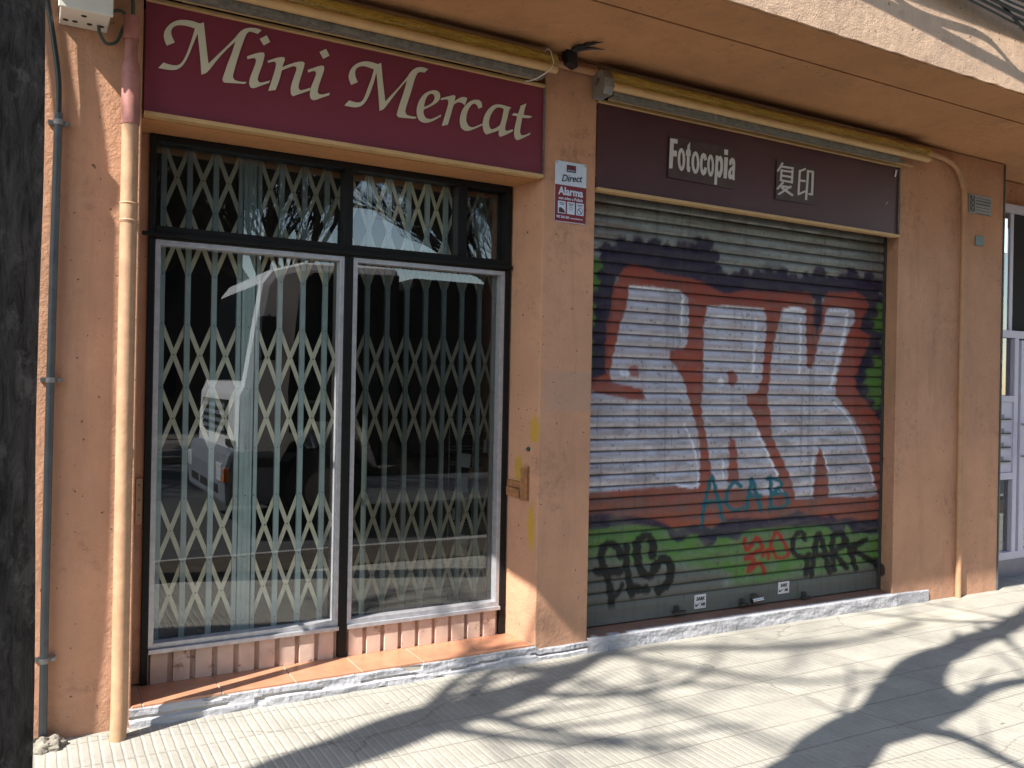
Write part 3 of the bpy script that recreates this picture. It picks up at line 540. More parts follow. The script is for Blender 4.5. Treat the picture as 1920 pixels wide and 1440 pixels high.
    streaks = np.clip((fbm(VX*30, VZ*1.5, 61)-.6)*2, 0, .3); P._apply(np.arange(len(px)), streaks, (.08, .07, .065))
    teal = (.012, .12, .16)
    for L in ([(705, 520), (715, 430), (735, 340), (765, 228), (790, 330), (812, 400), (825, 490)], [(715, 395), (775, 375), (850, 380)], [(935, 288), (895, 268), (855, 320), (855, 395), (900, 432), (950, 412)], [(968, 432), (985, 330), (1000, 245), (1025, 330), (1055, 432)], [(972, 352), (1050, 345)], [(1108, 425), (1112, 330), (1108, 232)], [(1095, 245), (1150, 250), (1172, 285), (1115, 335), (1185, 328), (1212, 370), (1180, 412), (1110, 415)]):
        P.line(A7(cr2(L)), 7.5, teal, 1.6, .92)
    blk = (.016, .016, .015)
    for L, w_ in (([(225, 700), (205, 645), (150, 628), (112, 680), (122, 760), (150, 790)], 12), ([(90, 790), (150, 795), (215, 790)], 13), ([(135, 790), (160, 870), (175, 990)], 11), ([(160, 965), (215, 915), (235, 865)], 7), ([(262, 640), (262, 760), (290, 925)], 11), ([(285, 890), (375, 895)], 14),
                  ([(412, 700), (415, 620), (375, 582), (330, 610), (322, 680), (350, 790), (400, 812), (445, 735), (490, 715), (520, 770), (500, 860), (445, 905)], 13),
                  ([(1312, 600), (1295, 560), (1258, 575), (1240, 640), (1255, 690), (1300, 705), (1335, 690)], 8), ([(1330, 690), (1320, 805)], 9), ([(1350, 810), (1368, 680), (1388, 568), (1420, 640), (1455, 795)], 9), ([(1370, 690), (1440, 690)], 8), ([(1485, 780), (1470, 680), (1480, 580), (1530, 575), (1540, 630), (1490, 680), (1555, 765)], 9), ([(1540, 570), (1580, 680), (1612, 775)], 9), ([(1668, 602), (1590, 655), (1640, 690), (1740, 750)], 9), ([(1740, 740), (1790, 790)], 16)):
        P.line(A7(cr2(L)), w_*1.25, blk, 1.8, .93)
    rd = (.30, .030, .022)
    for L, w_ in (([(955, 600), (965, 660), (1000, 630), (1030, 590), (1060, 650), (1020, 680), (960, 715), (1010, 720), (975, 790), (1045, 740), (1075, 800)], 8), ([(1000, 690), (1050, 660)], 9), ([(1095, 710), (1115, 620), (1142, 560), (1180, 605), (1215, 690), (1150, 710), (1115, 650), (1060, 700)], 7)):
        P.line(A7(cr2(L)), w_*1.1, rd, 1.8, .9)
    scr = np.clip((fbm(VX*50, VZ*130, 71)-.70)*14, 0, 1)*.6; P._apply(np.arange(len(px)), scr, (.07, .065, .06))
    TT = np.array([r_[1] for r_ in rows]); jm = np.repeat((TT > -.0055).astype(float), nx+1)*.62*(VZ > zl0+.14); P._apply(np.arange(len(px)), jm*(.6+.4*fbm(VX*7, VZ*7, 81)), (.035, .033, .030))
    # dust and grime settled in the joint between slats
    nv = len(VX); me = bpy.data.meshes.new('curtain'); co_ = np.empty(nv*3, np.float32); co_[0::3] = VX; co_[1::3] = VY; co_[2::3] = VZ
    i, j = np.meshgrid(np.arange(nx), np.arange(nr-1)); a = (j*(nx+1)+i).ravel(); q = np.stack([a, a+nx+1, a+nx+2, a+1], 1).astype(np.int32)
    me.vertices.add(nv); me.vertices.foreach_set('co', co_); nf = len(q); me.loops.add(nf*4); me.polygons.add(nf)
    me.loops.foreach_set('vertex_index', q.ravel()); me.polygons.foreach_set('loop_start', np.arange(0, nf*4, 4, dtype=np.int32)); me.polygons.foreach_set('loop_total', np.full(nf, 4, np.int32)); me.update(); me.validate()
    at = me.color_attributes.new('paint', 'FLOAT_COLOR', 'POINT'); rgba = np.ones((nv, 4), np.float32); rgba[:] = np.clip(P.c, 0, 1); at.data.foreach_set('color', rgba.ravel())
    m, nt, b = newmat('painted_shutter'); an = nt.nodes.new('ShaderNodeAttribute'); an.attribute_name = 'paint'; p = pos(nt)
    nt.links.new(an.outputs[0], b.inputs['Base Color']); nt.links.new(an.outputs['Alpha'], b.inputs['Metallic']); nt.links.new(mth(nt, 'SUBTRACT', .60, mth(nt, 'MULTIPLY', an.outputs['Alpha'], .6)), b.inputs['Roughness']); b.inputs['Specular IOR Level'].default_value = .22
    bump(nt, b, noise_n(nt, 60, 4, .6, p).outputs[0], 1, .0012); me.materials.append(m)
    root = empty('roller_shutter', label='closed grey slatted roller shutter covered in red, silver and purple graffiti', cat='roller shutter')
    o = bpy.data.objects.new('curtain', me); C.objects.link(o); o.parent = root
    # guides and bottom hardware
    for x0, x1 in ((xr-.043, xr+.008),): MB().box(x0, x1, SY-.032, SY+.04, .03, 2.72).build('guide', M['iron'], root, bevel=.002)
    MB().box(xl, xr, SY+.03, SY+.05, 2.68, 3.1).build('headbox', M['iron'], root)
    def latch(p, s=1):
        l = MB(); x, z = p; l.box(x-.012*s, x+.012*s, SY-.032, SY-.014, z-.02, z+.02); l.box(x-.038*s, x+.042*s, SY-.055, SY-.030, z-.022, z-.010); l.tube([(x, SY-.045, z-.01), (x, SY-.045, z+.012)], .008, 8)
        l.build('latch', M['iron'], root, bevel=.002)
    for pp, s in (((1270, 1142), 1.3), ((1392, 1128), 1.0), ((1508, 1115), 1.1)):
        q_ = W(pp[0], pp[1], SY-.03); latch((q_.x, q_.z), s)
    return root
build_shutter()
q_ = W(1420, 1125, SY-.05); PL = empty('padlock', label='small chrome barrel padlock on the bottom bar of the shutter', cat='padlock')
pb = MB(); pb.tube([(q_.x-.055, SY-.05, q_.z), (q_.x+.045, SY-.05, q_.z+.004)], .019, 14); pb.build('lock_body', M['chrome'], PL, smooth=True)
pb = MB(); pb.tube(bez([(q_.x-.03, SY-.045, q_.z), (q_.x-.03, SY-.02, q_.z+.03), (q_.x+.02, SY-.02, q_.z+.03), (q_.x+.02, SY-.045, q_.z)]), .005, 8); pb.build('shackle', M['iron'], PL, smooth=True)
def sticker(px0, py0, px1, py1, label):
    a = W(px0, py0, SY-.01); b_ = W(px1, py1, SY-.01); x0, x1 = a.x, b_.x; z1, z0 = a.z, b_.z; t = empty('sticker', label=label, cat='sticker', group='white stickers on the shutter base')
    MB().box(x0, x1, SY-.0125, SY-.0095, z0, z1).build('backing', M['white_letter'], t); cx, cz_ = (x0+x1)/2, (z0+z1)/2; h = z1-z0; w_ = x1-x0
    text('word', 'SARK', cx, cz_+h*.20, SY-.0135, h*.36, M['ink'], t, .9, .15, .0012); text('word', 'AIR', cx+w_*.22, cz_-h*.22, SY-.0135, h*.30, M['ink'], t, .9, .15, .001)
    sw = [(cx-w_*.42, cz_-h*.12), (cx-w_*.45, cz_-h*.30), (cx-w_*.34, cz_-h*.34), (cx+w_*.1, cz_-h*.02), (cx+w_*.38, cz_+h*.10), (cx, cz_-h*.08), (cx-w_*.28, cz_-h*.20), (cx-w_*.36, cz_-h*.20)]
    outline_mesh('tick_mark', [sw], M['ink'], t, SY-.0135, .001)
sticker(1302, 1116, 1323, 1139, 'white sticker left of the padlock on the shutter base'); sticker(1459, 1092, 1479, 1111, 'white sticker right of the padlock on the shutter base')
# ------------------------------------------------------------------ shop signs
def signboard(x0, x1, z0, z1, mat, label):
    t = empty('shop_sign', label=label, cat='sign', group='maroon sign boards above the shop openings')
    n = 40; vs = []; fs = []
    for i in range(n+1):
        for j in range(9):
            x = x0+(x1-x0)*i/n; z = z0+(z1-z0)*j/8; vs.append((x, 4.100+mnoise.noise(Vector((x*2.2, z*3, 5)))*.0035, z))
    for i in range(n):
        for j in range(8): fs.append((i*9+j, (i+1)*9+j, (i+1)*9+j+1, i*9+j+1))
    MB().add(vs, fs).build('panel', mat, t, smooth=True)
    f = MB(); f.box(x0, x1, 4.082, 4.134, z1-.004, z1+.014); f.box(x0, x1, 4.080, 4.134, z0-.016, z0+.004); f.build('trim', M['cream_trim'], t, bevel=.003)
    g_ = MB(); g_.box(x1+.0005, x1+.006, 4.088, 4.134, z0-.016, z1+.014); g_.build('end_trim', M['grey_metal'], t); return t
s1 = signboard(.415, 2.478, 2.722, 3.217, M['maroon'], 'maroon shop sign with cream italic lettering Mini Mercat')
s2 = signboard(2.846, 5.552, 2.700, 3.202, M['maroon_dark'], 'dark maroon shop sign reading Fotocopia with two Chinese characters')
LA = lambda L: [W(290+x/5.4857, 20+y/5.4857, 4.094) for x, y in L]; LB = lambda L: [W(640+x/5.189, 90+y/5.189, 4.094) for x, y in L]; LC = lambda L: [W(1240+x/6.4, 240+y/6.4, 4.094) for x, y in L]
def letter(name, loops, mapf, mat, parent, Y=4.0945, sm=True, thick=.003):
    outline_mesh(name, [[(p.x, p.z) for p in mapf([(q.x, q.y) for q in smooth_outline(l)] if sm else l)] for l in loops], mat, parent, Y, thick)
M1 = [(125,360),(207,327),(178,265),(170,215),(187,175),(225,153),(280,149),(345,160),(415,183),(395,250),(365,345),(325,450),(285,525),(245,558),(190,562),(140,550),(90,533),(38,588),(100,602),(170,610),(230,603),(290,560),(345,470),(390,360),(442,235),(460,400),(472,520),(480,658),(540,632),(640,510),(740,400),(832,315),(795,430),(745,560),(710,665),(698,705),(706,730),(725,740),(760,742),(850,748),(925,753),(948,735),(870,728),(820,712),(805,680),(820,610),(870,440),(910,325),(945,240),(975,213),(1010,220),(1060,238),(1100,202),(1050,182),(980,177),(920,190),(870,225),(830,275),(720,385),(553,545),(525,300),(505,118),(465,132),(400,110),(320,96),(250,98),(190,118),(140,155),(105,205),(94,260),(105,315)]
i1 = [(950,470),(1040,440),(1095,430),(1125,434),(1130,460),(1105,560),(1070,660),(1058,710),(1075,738),(1110,738),(1190,718),(1175,742),(1090,772),(1020,797),(985,788),(972,745),(985,680),(1020,590),(1042,520),(1035,490),(1010,488),(955,500)]
d1 = [(1082,290),(1152,253),(1188,322),(1122,357)]
n1_ = [(1162,515),(1260,485),(1315,477),(1337,485),(1338,510),(1310,580),(1400,548),(1470,527),(1520,523),(1543,540),(1535,580),(1505,680),(1480,770),(1482,805),(1500,820),(1540,812),(1602,793),(1595,820),(1510,850),(1425,880),(1403,860),(1400,790),(1430,690),(1458,605),(1455,578),(1430,570),(1380,585),(1310,612),(1280,720),(1245,815),(1168,825),(1200,730),(1240,600),(1250,545),(1240,527),(1215,525),(1165,538)]
i2 = [(1575,610),(1660,580),(1715,566),(1742,573),(1744,600),(1720,680),(1690,770),(1675,835),(1690,860),(1730,862),(1800,843),(1797,868),(1720,895),(1640,920),(1608,908),(1597,870),(1605,800),(1640,710),(1660,650),(1655,625),(1630,620),(1580,635)]
d2 = [(1697,425),(1762,392),(1798,463),(1735,495)]
for nm, l in (('letter', [M1]), ('letter', [i1, d1]), ('letter', [n1_]), ('letter', [i2, d2])): letter(nm, l, LA, M['cream_letter'], s1)
M2 = [(95,360),(160,332),(138,280),(135,230),(150,195),(190,177),(240,180),(318,207),(295,290),(265,370),(240,440),(215,500),(185,528),(145,530),(75,510),(30,558),(80,570),(135,577),(190,565),(230,530),(270,460),(310,350),(342,235),(355,380),(365,500),(372,612),(415,590),(500,480),(580,380),(640,310),(610,420),(570,540),(545,625),(540,655),(560,675),(640,682),(715,688),(735,672),(670,662),(635,650),(622,620),(635,560),(680,420),(715,300),(740,245),(765,232),(810,238),(845,207),(800,190),(750,188),(710,203),(670,240),(640,285),(540,400),(427,520),(405,330),(387,145),(355,158),(310,143),(250,130),(180,140),(120,175),(82,230),(72,290)]
e_o = [(970,648),(968,665),(900,705),(830,728),(785,720),(752,692),(735,640),(738,570),(765,500),(810,445),(865,418),(920,413),(952,433),(962,470),(945,515),(900,550),(850,577),(800,600),(800,640),(820,680),(860,692),(900,682)]; e_h = [(803,575),(850,555),(890,525),(908,485),(900,452),(875,442),(840,465),(815,515)]
r_o = [(968,490),(1040,470),(1092,458),(1110,468),(1105,500),(1095,520),(1150,487),(1190,477),(1225,488),(1215,520),(1200,557),(1175,535),(1140,528),(1105,543),(1090,560),(1065,650),(1037,745),(978,758),(1010,650),(1040,550),(1043,515),(1030,500),(1000,500),(972,508)]
c_o = [(1370,575),(1335,592),(1322,560),(1300,540),(1270,548),(1240,590),(1220,650),(1216,710),(1235,757),(1270,772),(1310,762),(1375,735),(1372,752),(1310,780),(1240,805),(1200,803),(1165,775),(1153,720),(1160,650),(1190,580),(1240,528),(1290,505),(1340,505),(1365,530)]
a_o = [(1655,580),(1635,600),(1615,680),(1595,760),(1592,795),(1610,808),(1672,790),(1668,810),(1610,840),(1545,865),(1532,840),(1535,800),(1480,820),(1410,842),(1387,810),(1376,750),(1385,680),(1420,610),(1470,562),(1520,548),(1570,555),(1620,570)]; a_h = [(1582,592),(1540,577),(1500,588),(1460,640),(1437,710),(1442,770),(1462,793),(1500,780),(1545,750),(1565,680)]
t_o = [(1800,540),(1745,562),(1735,600),(1720,640),(1680,632),(1658,652),(1712,664),(1700,720),(1685,790),(1682,840),(1692,880),(1715,898),(1760,880),(1835,842),(1838,822),(1790,845),(1752,850),(1738,820),(1745,760),(1760,678),(1830,682),(1858,665),(1772,650),(1785,590)]
for l in ([M2], [e_o, e_h], [r_o], [c_o], [a_o, a_h], [t_o]): letter('letter', l, LB, M['cream_letter'], s1)
# second sign: film patches and lettering
def quad_patch(pts, Y, mat, parent, name):
    P = [W(a, b_, Y) for a, b_ in pts]; MB().add([tuple(p) for p in P]+[(p.x, p.y+.002, p.z) for p in P], [(0, 1, 2, 3), (7, 6, 5, 4), (0, 4, 5, 1), (1, 5, 6, 2), (2, 6, 7, 3), (3, 7, 4, 0)]).build(name, mat, parent)
quad_patch([(1255, 254), (1377, 279), (1377, 355), (1253, 332)], 4.0925, M['patch'], s2, 'backing_film'); quad_patch([(1457, 300), (1527, 315), (1526, 384), (1454, 373)], 4.0925, M['patch'], s2, 'backing_film')
def ring(cx, cy, rx, ry, n=28, sk_=0): return [(cx+rx*math.cos(2*math.pi*k/n)+sk_*math.sin(2*math.pi*k/n), cy+ry*math.sin(2*math.pi*k/n)+.12*rx*math.cos(2*math.pi*k/n)) for k in range(n)]
wl = M['white_letter']; LYc = 4.0905
letter('letter', [[(102,125),(190,138),(188,190),(143,182),(140,270),(183,278),(180,345),(138,340),(128,487),(88,485)]], LC, wl, s2, LYc, False, .002)
for cx_, cy_, rx, ry, hx, hy in ((237, 380, 45, 137, 16, 88), (405, 417, 47, 134, 18, 86), (587, 452, 40, 132, 15, 82)): letter('letter', [ring(cx_, cy_, rx, ry), ring(cx_, cy_, hx, hy)], LC, wl, s2, LYc, False, .002)
letter('letter', [[(340,172),(337,270),(348,272),(346,340),(333,338),(330,460),(342,470),(338,530),(312,528),(300,490),(303,335),(290,330),(292,268),(305,262),(312,210)]], LC, wl, s2, LYc, False, .002)
letter('letter', [[(543,380),(515,395),(506,362),(497,368),(490,400),(487,450),(490,495),(500,512),(513,470),(541,482),(530,545),(502,572),(475,545),(461,470),(463,390),(475,325),(502,300),(530,322)]], LC, wl, s2, LYc, True, .002)
letter('letter', [[(650,330),(683,338),(682,352),(705,333),(728,370),(735,450),(725,540),(700,598),(680,590),(668,570),(660,683),(630,680),(640,500)], [(682,400),(692,388),(702,420),(703,470),(695,520),(683,530),(675,510),(675,440)]], LC, wl, s2, LYc, True, .002)
letter('letter', [[(752,350),(795,357),(780,608),(742,603)], [(752,257),(796,265),(793,327),(752,320)]], LC, wl, s2, LYc, False, .002)
letter('letter', [[(808,440),(815,388),(840,358),(868,370),(880,415),(874,560),(874,628),(846,622),(843,606),(822,620),(803,600),(797,560),(805,510),(830,475),(848,460),(850,435),(842,418),(832,450)], [(848,500),(832,525),(830,560),(840,570),(848,550)]], LC, wl, s2, LYc, True, .002)
def strokes(name, segs, w_, parent):
    m_ = MB()
    for k, (a, b_) in enumerate(segs):
        a = Vector(a); b_ = Vector(b_); d = (b_-a).normalized(); n_ = Vector((-d.y, d.x))*w_/2; Y = 4.0915-.0004*k
        P = LC([tuple(a+n_), tuple(b_+n_), tuple(b_-n_), tuple(a-n_)]); m_.add([(p.x, Y, p.z) for p in P]+[(p.x, 4.0924, p.z) for p in P], [(0, 1, 2, 3), (0, 4, 5, 1), (1, 5, 6, 2), (2, 6, 7, 3), (3, 7, 4, 0)])
    m_.build(name, wl, parent)
strokes('chinese_character', [((1455,418),(1392,522)), ((1432,462),(1587,485)), ((1440,495),(1430,640)), ((1572,500),(1562,665)), ((1432,512),(1572,528)), ((1432,570),(1568,592)), ((1428,628),(1566,652)), ((1458,652),(1385,735)), ((1440,698),(1550,715)), ((1552,700),(1400,798)), ((1432,712),(1572,812))], 23, s2)
strokes('chinese_character', [((1730,490),(1650,522)), ((1660,505),(1642,800)), ((1655,628),(1728,640)), ((1635,800),(1725,758)), ((1745,515),(1825,530)), ((1758,510),(1732,865)), ((1815,522),(1803,805)), ((1808,800),(1762,792))], 23, s2)
quad_patch([(1680, 318), (1683, 319), (1680, 332), (1677, 331)], 4.092, M['white_letter'], s2, 'torn_film'); quad_patch([(1662, 381), (1666, 377), (1665, 379), (1660, 385)], 4.092, M['white_letter'], s2, 'torn_film')
# ------------------------------------------------------------------ retracted awnings
def awning(x0, x1, zc, label, xg0, xg1, cap_left=False):
    t = empty('awning', label=label, cat='awning', group='rolled up awnings above the signs')
    n = 90; path = []; R = []
    for i in range(n+1):
        x = xg0+(xg1-xg0)*i/n; path.append((x, 4.012, zc+.045)); R.append(.047+mnoise.noise(Vector((x*6, 2, zc)))*.004+mnoise.noise(Vector((x*25, 3, zc)))*.0015)
    R[-1] *= 1.15; R[-2] *= .95
    MB().tube(path, R, 20).build('rolled_cover', M['gold'], t, smooth=True)
    MB().tube([(x0, 3.966, zc-.008), (x1, 3.966, zc-.008)], .023, 16).build('front_bar', M['cream_trim'], t, smooth=True)
    g_ = MB(); g_.prism([(3.985, zc-.056), (4.030, zc-.060), (4.030, zc-.02), (3.985, zc-.018)], x0+.02, x1-.06 if not cap_left else x1-.28, 'x'); g_.build('lower_channel', M['grey_metal'], t, bevel=.002)
    MB().box(x0+.02, x1-.08, 4.0305, 4.036, zc-.064, zc-.052).build('channel_lip', M['cream_trim'], t)
    for k in range(4):
        xb_ = x0+.2+(x1-x0-.4)*k/3; b_ = MB(); b_.box(xb_-.03, xb_+.03, 4.032, 4.42, zc-.046, zc-.028); b_.build('bracket', M['galv'], t, bevel=.003)
    for xe in ((x0-.012, x0) if cap_left else (x0-.012, x0),):
        c_ = MB(); c_.prism([(3.95, zc-.02), (3.97, zc-.055), (4.08, zc-.06), (4.08, zc+.06), (4.05, zc+.09), (3.99, zc+.085), (3.95, zc+.03)], xe[0]-.05, xe[1], 'x'); c_.tube([(xe[0]-.055, 4.02, zc+.03), (xe[0]-.0505, 4.02, zc+.03)], .014, 10, 1); c_.build('end_cap', [M['galv'], M['rivet']], t, bevel=.003)
    return t
a1 = awning(.40, 2.475, 3.283, 'rolled awning wrapped in gold plastic above the left sign', .43, 2.483)
awning(2.855, 5.70, 3.262, 'rolled awning wrapped in gold plastic above the right sign', 2.86, 5.72, True)
p_ = W(1036, 125, 3.95)
MB().tube(bez([(2.425, 4.07, 3.345), (2.43, 3.985, 3.385), (2.44, 3.95, 3.33), (2.43, 3.935, 3.27), (2.37, 3.98, 3.215), (2.33, 4.05, 3.205)]), .0035, 6).build('tie_cord', M['white_letter'], a1, smooth=True)
# broken black bracket at the top of the middle pier
bk = empty('broken_bracket', label='broken black bracket with torn strips on top of the middle pier', cat='bracket')
b_ = MB(); b_.prism([(2.575, 3.345), (2.64, 3.33), (2.632, 3.415), (2.565, 3.418)], 4.0, 4.06, 'y'); b_.build('stub', M['ink'], bk, bevel=.003)
s = MB()
for k in range(9):
    a = Vector((2.59+random.uniform(-.02, .02), 3.96+random.uniform(-.04, .04), 3.405)); e_ = a+Vector((random.uniform(-.03, .14), random.uniform(-.16, .02), random.uniform(-.03, .008)))
    mid_ = (a+e_)/2+Vector((0, 0, .01)); s.tube([a, mid_, e_], [.010, .009, .002], 5)
s.build('torn_strips', M['ink'], bk)
# ------------------------------------------------------------------ pipes, cables and boxes on the wall
dp = empty('downpipe', label='salmon painted drainpipe with a reddish top left of the window', cat='pipe'); px_, py_ = .352, 3.995
MB().tube([(px_, py_, -.03+.13*i) if i else (px_-.006, py_-.005, -.03) for i in range(21)]+[(px_, py_, 2.64)], .034, 20).build('pipe', M['pipe'], dp, smooth=True)
c_ = MB(); c_.tube([(px_, py_, 2.283), (px_, py_, 2.290), (px_, py_, 2.297)], [.035, .0385, .035], 20); c_.tube([(px_, py_, 2.209), (px_, py_, 2.217), (px_, py_, 2.225)], [.035, .0385, .035], 20); c_.tube([(px_, py_, 2.209), (px_, py_, 2.297)], .0358, 20); c_.build('collar', M['pipe'], dp, smooth=True)
MB().tube([(px_, py_, 2.628), (px_, py_, 2.645), (px_, py_, 2.85), (px_-.001, py_, 2.885), (px_, py_+.004, 2.912)], [.0365, .0375, .0375, .034, .022], 20).build('clay_sleeve', M['clay'], dp, smooth=True)
MB().tube([(px_, py_+.02, 2.86), (px_, py_+.03, 3.0), (px_, py_+.03, 3.001), (px_, py_+.03, 3.10)], [.026, .026, .033, .033], 16).build('upper_coupling', M['clay'], dp, smooth=True)
c_ = MB()
for z in (2.25, 1.25): MB().box(px_+.0, px_+.02, py_+.03, WALL+.005, z-.008, z+.008).build('wall_clip', M['galv'], dp)
cn = empty('conduit', label='thin grey conduit with a black cable at the far left of the wall', cat='pipe')
MB().tube([(.067, 4.062, .0), (.066, 4.062, .5), (.069, 4.062, 1.3), (.074, 4.062, 2.0), (.082, 4.062, 2.65)], .0165, 14).build('tube', M['conduit'], cn, smooth=True)
MB().tube(bez([(.082, 4.062, 2.62), (.078, 4.06, 2.8), (.05, 4.055, 3.0), (.036, 4.05, 3.09), (.03, 4.03, 3.14), (.045, 4.0, 3.165), (.09, 3.98, 3.165)]), .0115, 10).build('cable', M['cable_black'], cn, smooth=True)
c_ = MB()
for x, z in ((.0815, 2.612), (.070, 1.53), (.0655, .355)):
    c_ = MB(); c_.tube([(x, 4.062, z-.011), (x, 4.062, z+.011)], .0195, 14); c_.box(x+.014, x+.044, 4.07, 4.098, z-.009, z+.009); c_.tube([(x+.033, 4.07, z), (x+.033, 4.062, z)], .007, 8); c_.box(x-.038, x-.014, 4.08, 4.098, z-.009, z+.009); c_.build('clamp', M['galv'], cn, bevel=.001)
bm = bmesh.new(); bmesh.ops.create_icosphere(bm, subdivisions=4, radius=1)
for v in bm.verts:
    n_ = 1+.28*mnoise.noise(v.co*2.1)+.12*mnoise.noise(v.co*6); v.co = Vector((v.co.x*.075*n_+.075, v.co.y*.06*n_+4.03, v.co.z*.045*n_+.0))
me = bpy.data.meshes.new('cement_lump'); bm.to_mesh(me); bm.free(); me.materials.append(M['cement'])
o = bpy.data.objects.new('cement_lump', me); C.objects.link(o); tag(o, 'rough cement lump at the foot of the grey conduit', 'cement lump')
jb = empty('junction_box', label='white electric junction box high on the left of the wall', cat='box')
MB().box(.078, .262, 3.895, WALL-.001, 3.035, 3.34).build('casing', M['box_white'], jb, bevel=.006)
MB().box(.070, .270, 3.880, 3.894, 3.030, 3.345).build('lid', M['box_white'], jb, bevel=.004)
h = MB()
for x, y in ((.10, 4.03), (.135, 4.03), (.19, 4.03), (.235, 4.03), (.165, 3.95)): MB().tube([(x, y, 3.0362), (x, y, 3.0335)], .011, 14).build('knockout', M['dark'], jb)
MB().tube([(-.02, 4.04, 3.20), (.078, 4.04, 3.20)], .017, 12).build('side_tube', M['box_white'], jb, smooth=True)
def cable(name, pts, r_, mat, label, grp='cables beside the junction box', cat='cable'):
    return tag(MB().tube(bez(pts, 10), r_, 8).build(name, mat, smooth=True), label, cat, grp)
cable('cable', [(.225, 4.03, 3.045), (.228, 4.01, 3.0), (.255, 4.02, 2.965), (.295, 4.03, 2.985), (.32, 4.03, 3.05), (.345, 4.02, 3.085), (.37, 4.03, 3.06), (.372, 4.035, 3.02)], .007, M['cable_green'], 'green cable looping from the bottom of the white box into the drainpipe')
cable('cable', [(.262, 4.02, 3.10), (.30, 4.02, 3.115), (.33, 4.02, 3.10), (.352, 4.025, 3.06)], .007, M['cable_green'], 'short green cable from the side of the white box to the pipe top')
cable('cable', [(.28, 4.03, 3.35), (.31, 4.0, 3.27), (.35, 4.0, 3.18), (.357, 4.02, 3.08)], .008, M['cable_black'], 'black cable dropping from above into the top of the drainpipe')
hp = MB(); hp.tube(bez([(.452, 4.362, 1.075), (.452, 4.362, 1.0), (.452, 4.362, .86)]), .004, 6); hp.box(.437, .466, 4.355, 4.3695, .855, 1.07); 
for z in (1.04, .97, .90): hp.tube([(.452, 4.355, z), (.452, 4.352, z)], .005, 8, 1)
tag(hp.build('hinge_plate', [M['pipe_wall'], M['rivet']], bevel=.001), 'orange painted metal plate with screws beside the black window frame', 'metal plate')
wp = empty('ceiling_pipe', label='orange painted pipe running under the canopy and down the right pier', cat='pipe')
path = [(2.50, 4.068, 3.36), (2.70, 4.068, 3.355), (4.0, 4.068, 3.358), (5.6, 4.068, 3.372), (5.9, 4.068, 3.345), (6.08, 4.068, 3.325), (6.20, 4.068, 3.275), (6.27, 4.068, 3.17), (6.297, 4.068, 3.0), (6.30, 4.068, 2.0), (6.306, 4.068, 1.0), (6.312, 4.068, -.05)]
MB().tube(bez(path, 6), .022, 12).build('pipe', M['pipe_wall'], wp, smooth=True)
c_ = MB()
for z in (2.1, 1.5, .75): c_ = MB(); c_.tube([(6.302, 4.068, z-.01), (6.302, 4.068, z+.01)], .025, 12); c_.box(6.322, 6.375, 4.085, 4.0985, z-.008, z+.008); c_.build('clamp', M['pipe_wall'], wp)
# cables bunched in front of the upper fascia
for k in range(6):
    x0 = 4.9+.12*k; z0 = 3.96+.035*k
    pts = [(cx0+.4, 3.04-.012*k, 4.04+.008*k), (2.6, 3.035-.01*k, 3.97+.02*k), (4.7, 3.015-.01*k, 3.815+.026*k), (5.25, 3.01-.012*k, 3.775+.03*k), (6.6, 3.02-.014*k, 3.76+.035*k), (9, 3.05-.01*k, 3.97+.02*k), (12, 3.05, 4.0+.015*k)]
    cable('overhead_cable', pts, .007+.002*(k % 3), M['cable_black'] if k != 3 else M['cable_green'], ['lowest', 'second lowest', 'third lowest', 'third highest', 'second highest', 'highest'][k]+' cable of the bundle strung along the sunlit canopy fascia', 'cables strung along the canopy fascia')
cable('overhead_cable', [(3.6, 3.03, 4.02), (4.1, 3.02, 3.90), (4.7, 3.01, 3.93), (5.0, 3.00, 3.84), (5.4, 3.0, 3.70), (6.3, 3.0, 3.62), (7.2, 3.02, 3.7), (8.5, 3.05, 3.9)], .008, M['cable_black'], 'slack cable hanging below the bundle on the canopy fascia', 'cables strung along the canopy fascia')
# battens and stub on the splayed reveal
def on_reveal(px, py):                                       # reveal plane through (2.49,4.10) and (2.43,4.39)
    d = ray(px, py); n_ = Vector((4.39-4.10, 2.49-2.43, 0)); p0 = Vector((2.49, 4.10, 0)); t = (p0-CAM).dot(n_)/d.dot(n_); return CAM+d*t
nr_ = -Vector((.29, .06, 0)).normalized()
def rev_block(poly, th_, name, mat, parent):
    P = [on_reveal(*q) for q in poly]; n = len(P); MB().add([p+nr_*th_ for p in P]+[p-nr_*.004 for p in P], [tuple(range(n)), tuple(range(2*n-1, n-1, -1))]+[(i, i+n, (i+1) % n+n, (i+1) % n) for i in range(n)]).build(name, mat, parent, bevel=.0015)
bt = empty('wooden_battens', label='two short wooden battens fixed to the reveal right of the window', cat='batten')
rev_block([(953, 911), (978, 917), (977, 935), (953, 927)], .018, 'batten', M['wood'], bt); rev_block([(981, 877), (993, 875), (992, 938), (980, 938)], .022, 'batten', M['wood'], bt)
rev_block([(953, 898), (978, 903), (978, 916), (953, 910)], .012, 'batten', M['wood'], bt)
cs = MB(); q_ = on_reveal(992, 842)
cs.tube([q_-nr_*.005, q_+nr_*.012, q_+nr_*.02], [.013, .012, .006], 9)
tag(cs.build('cable_stub', M['cable_green']), 'dark cable stub poking out of the yellow stain on the reveal', 'cable stub')
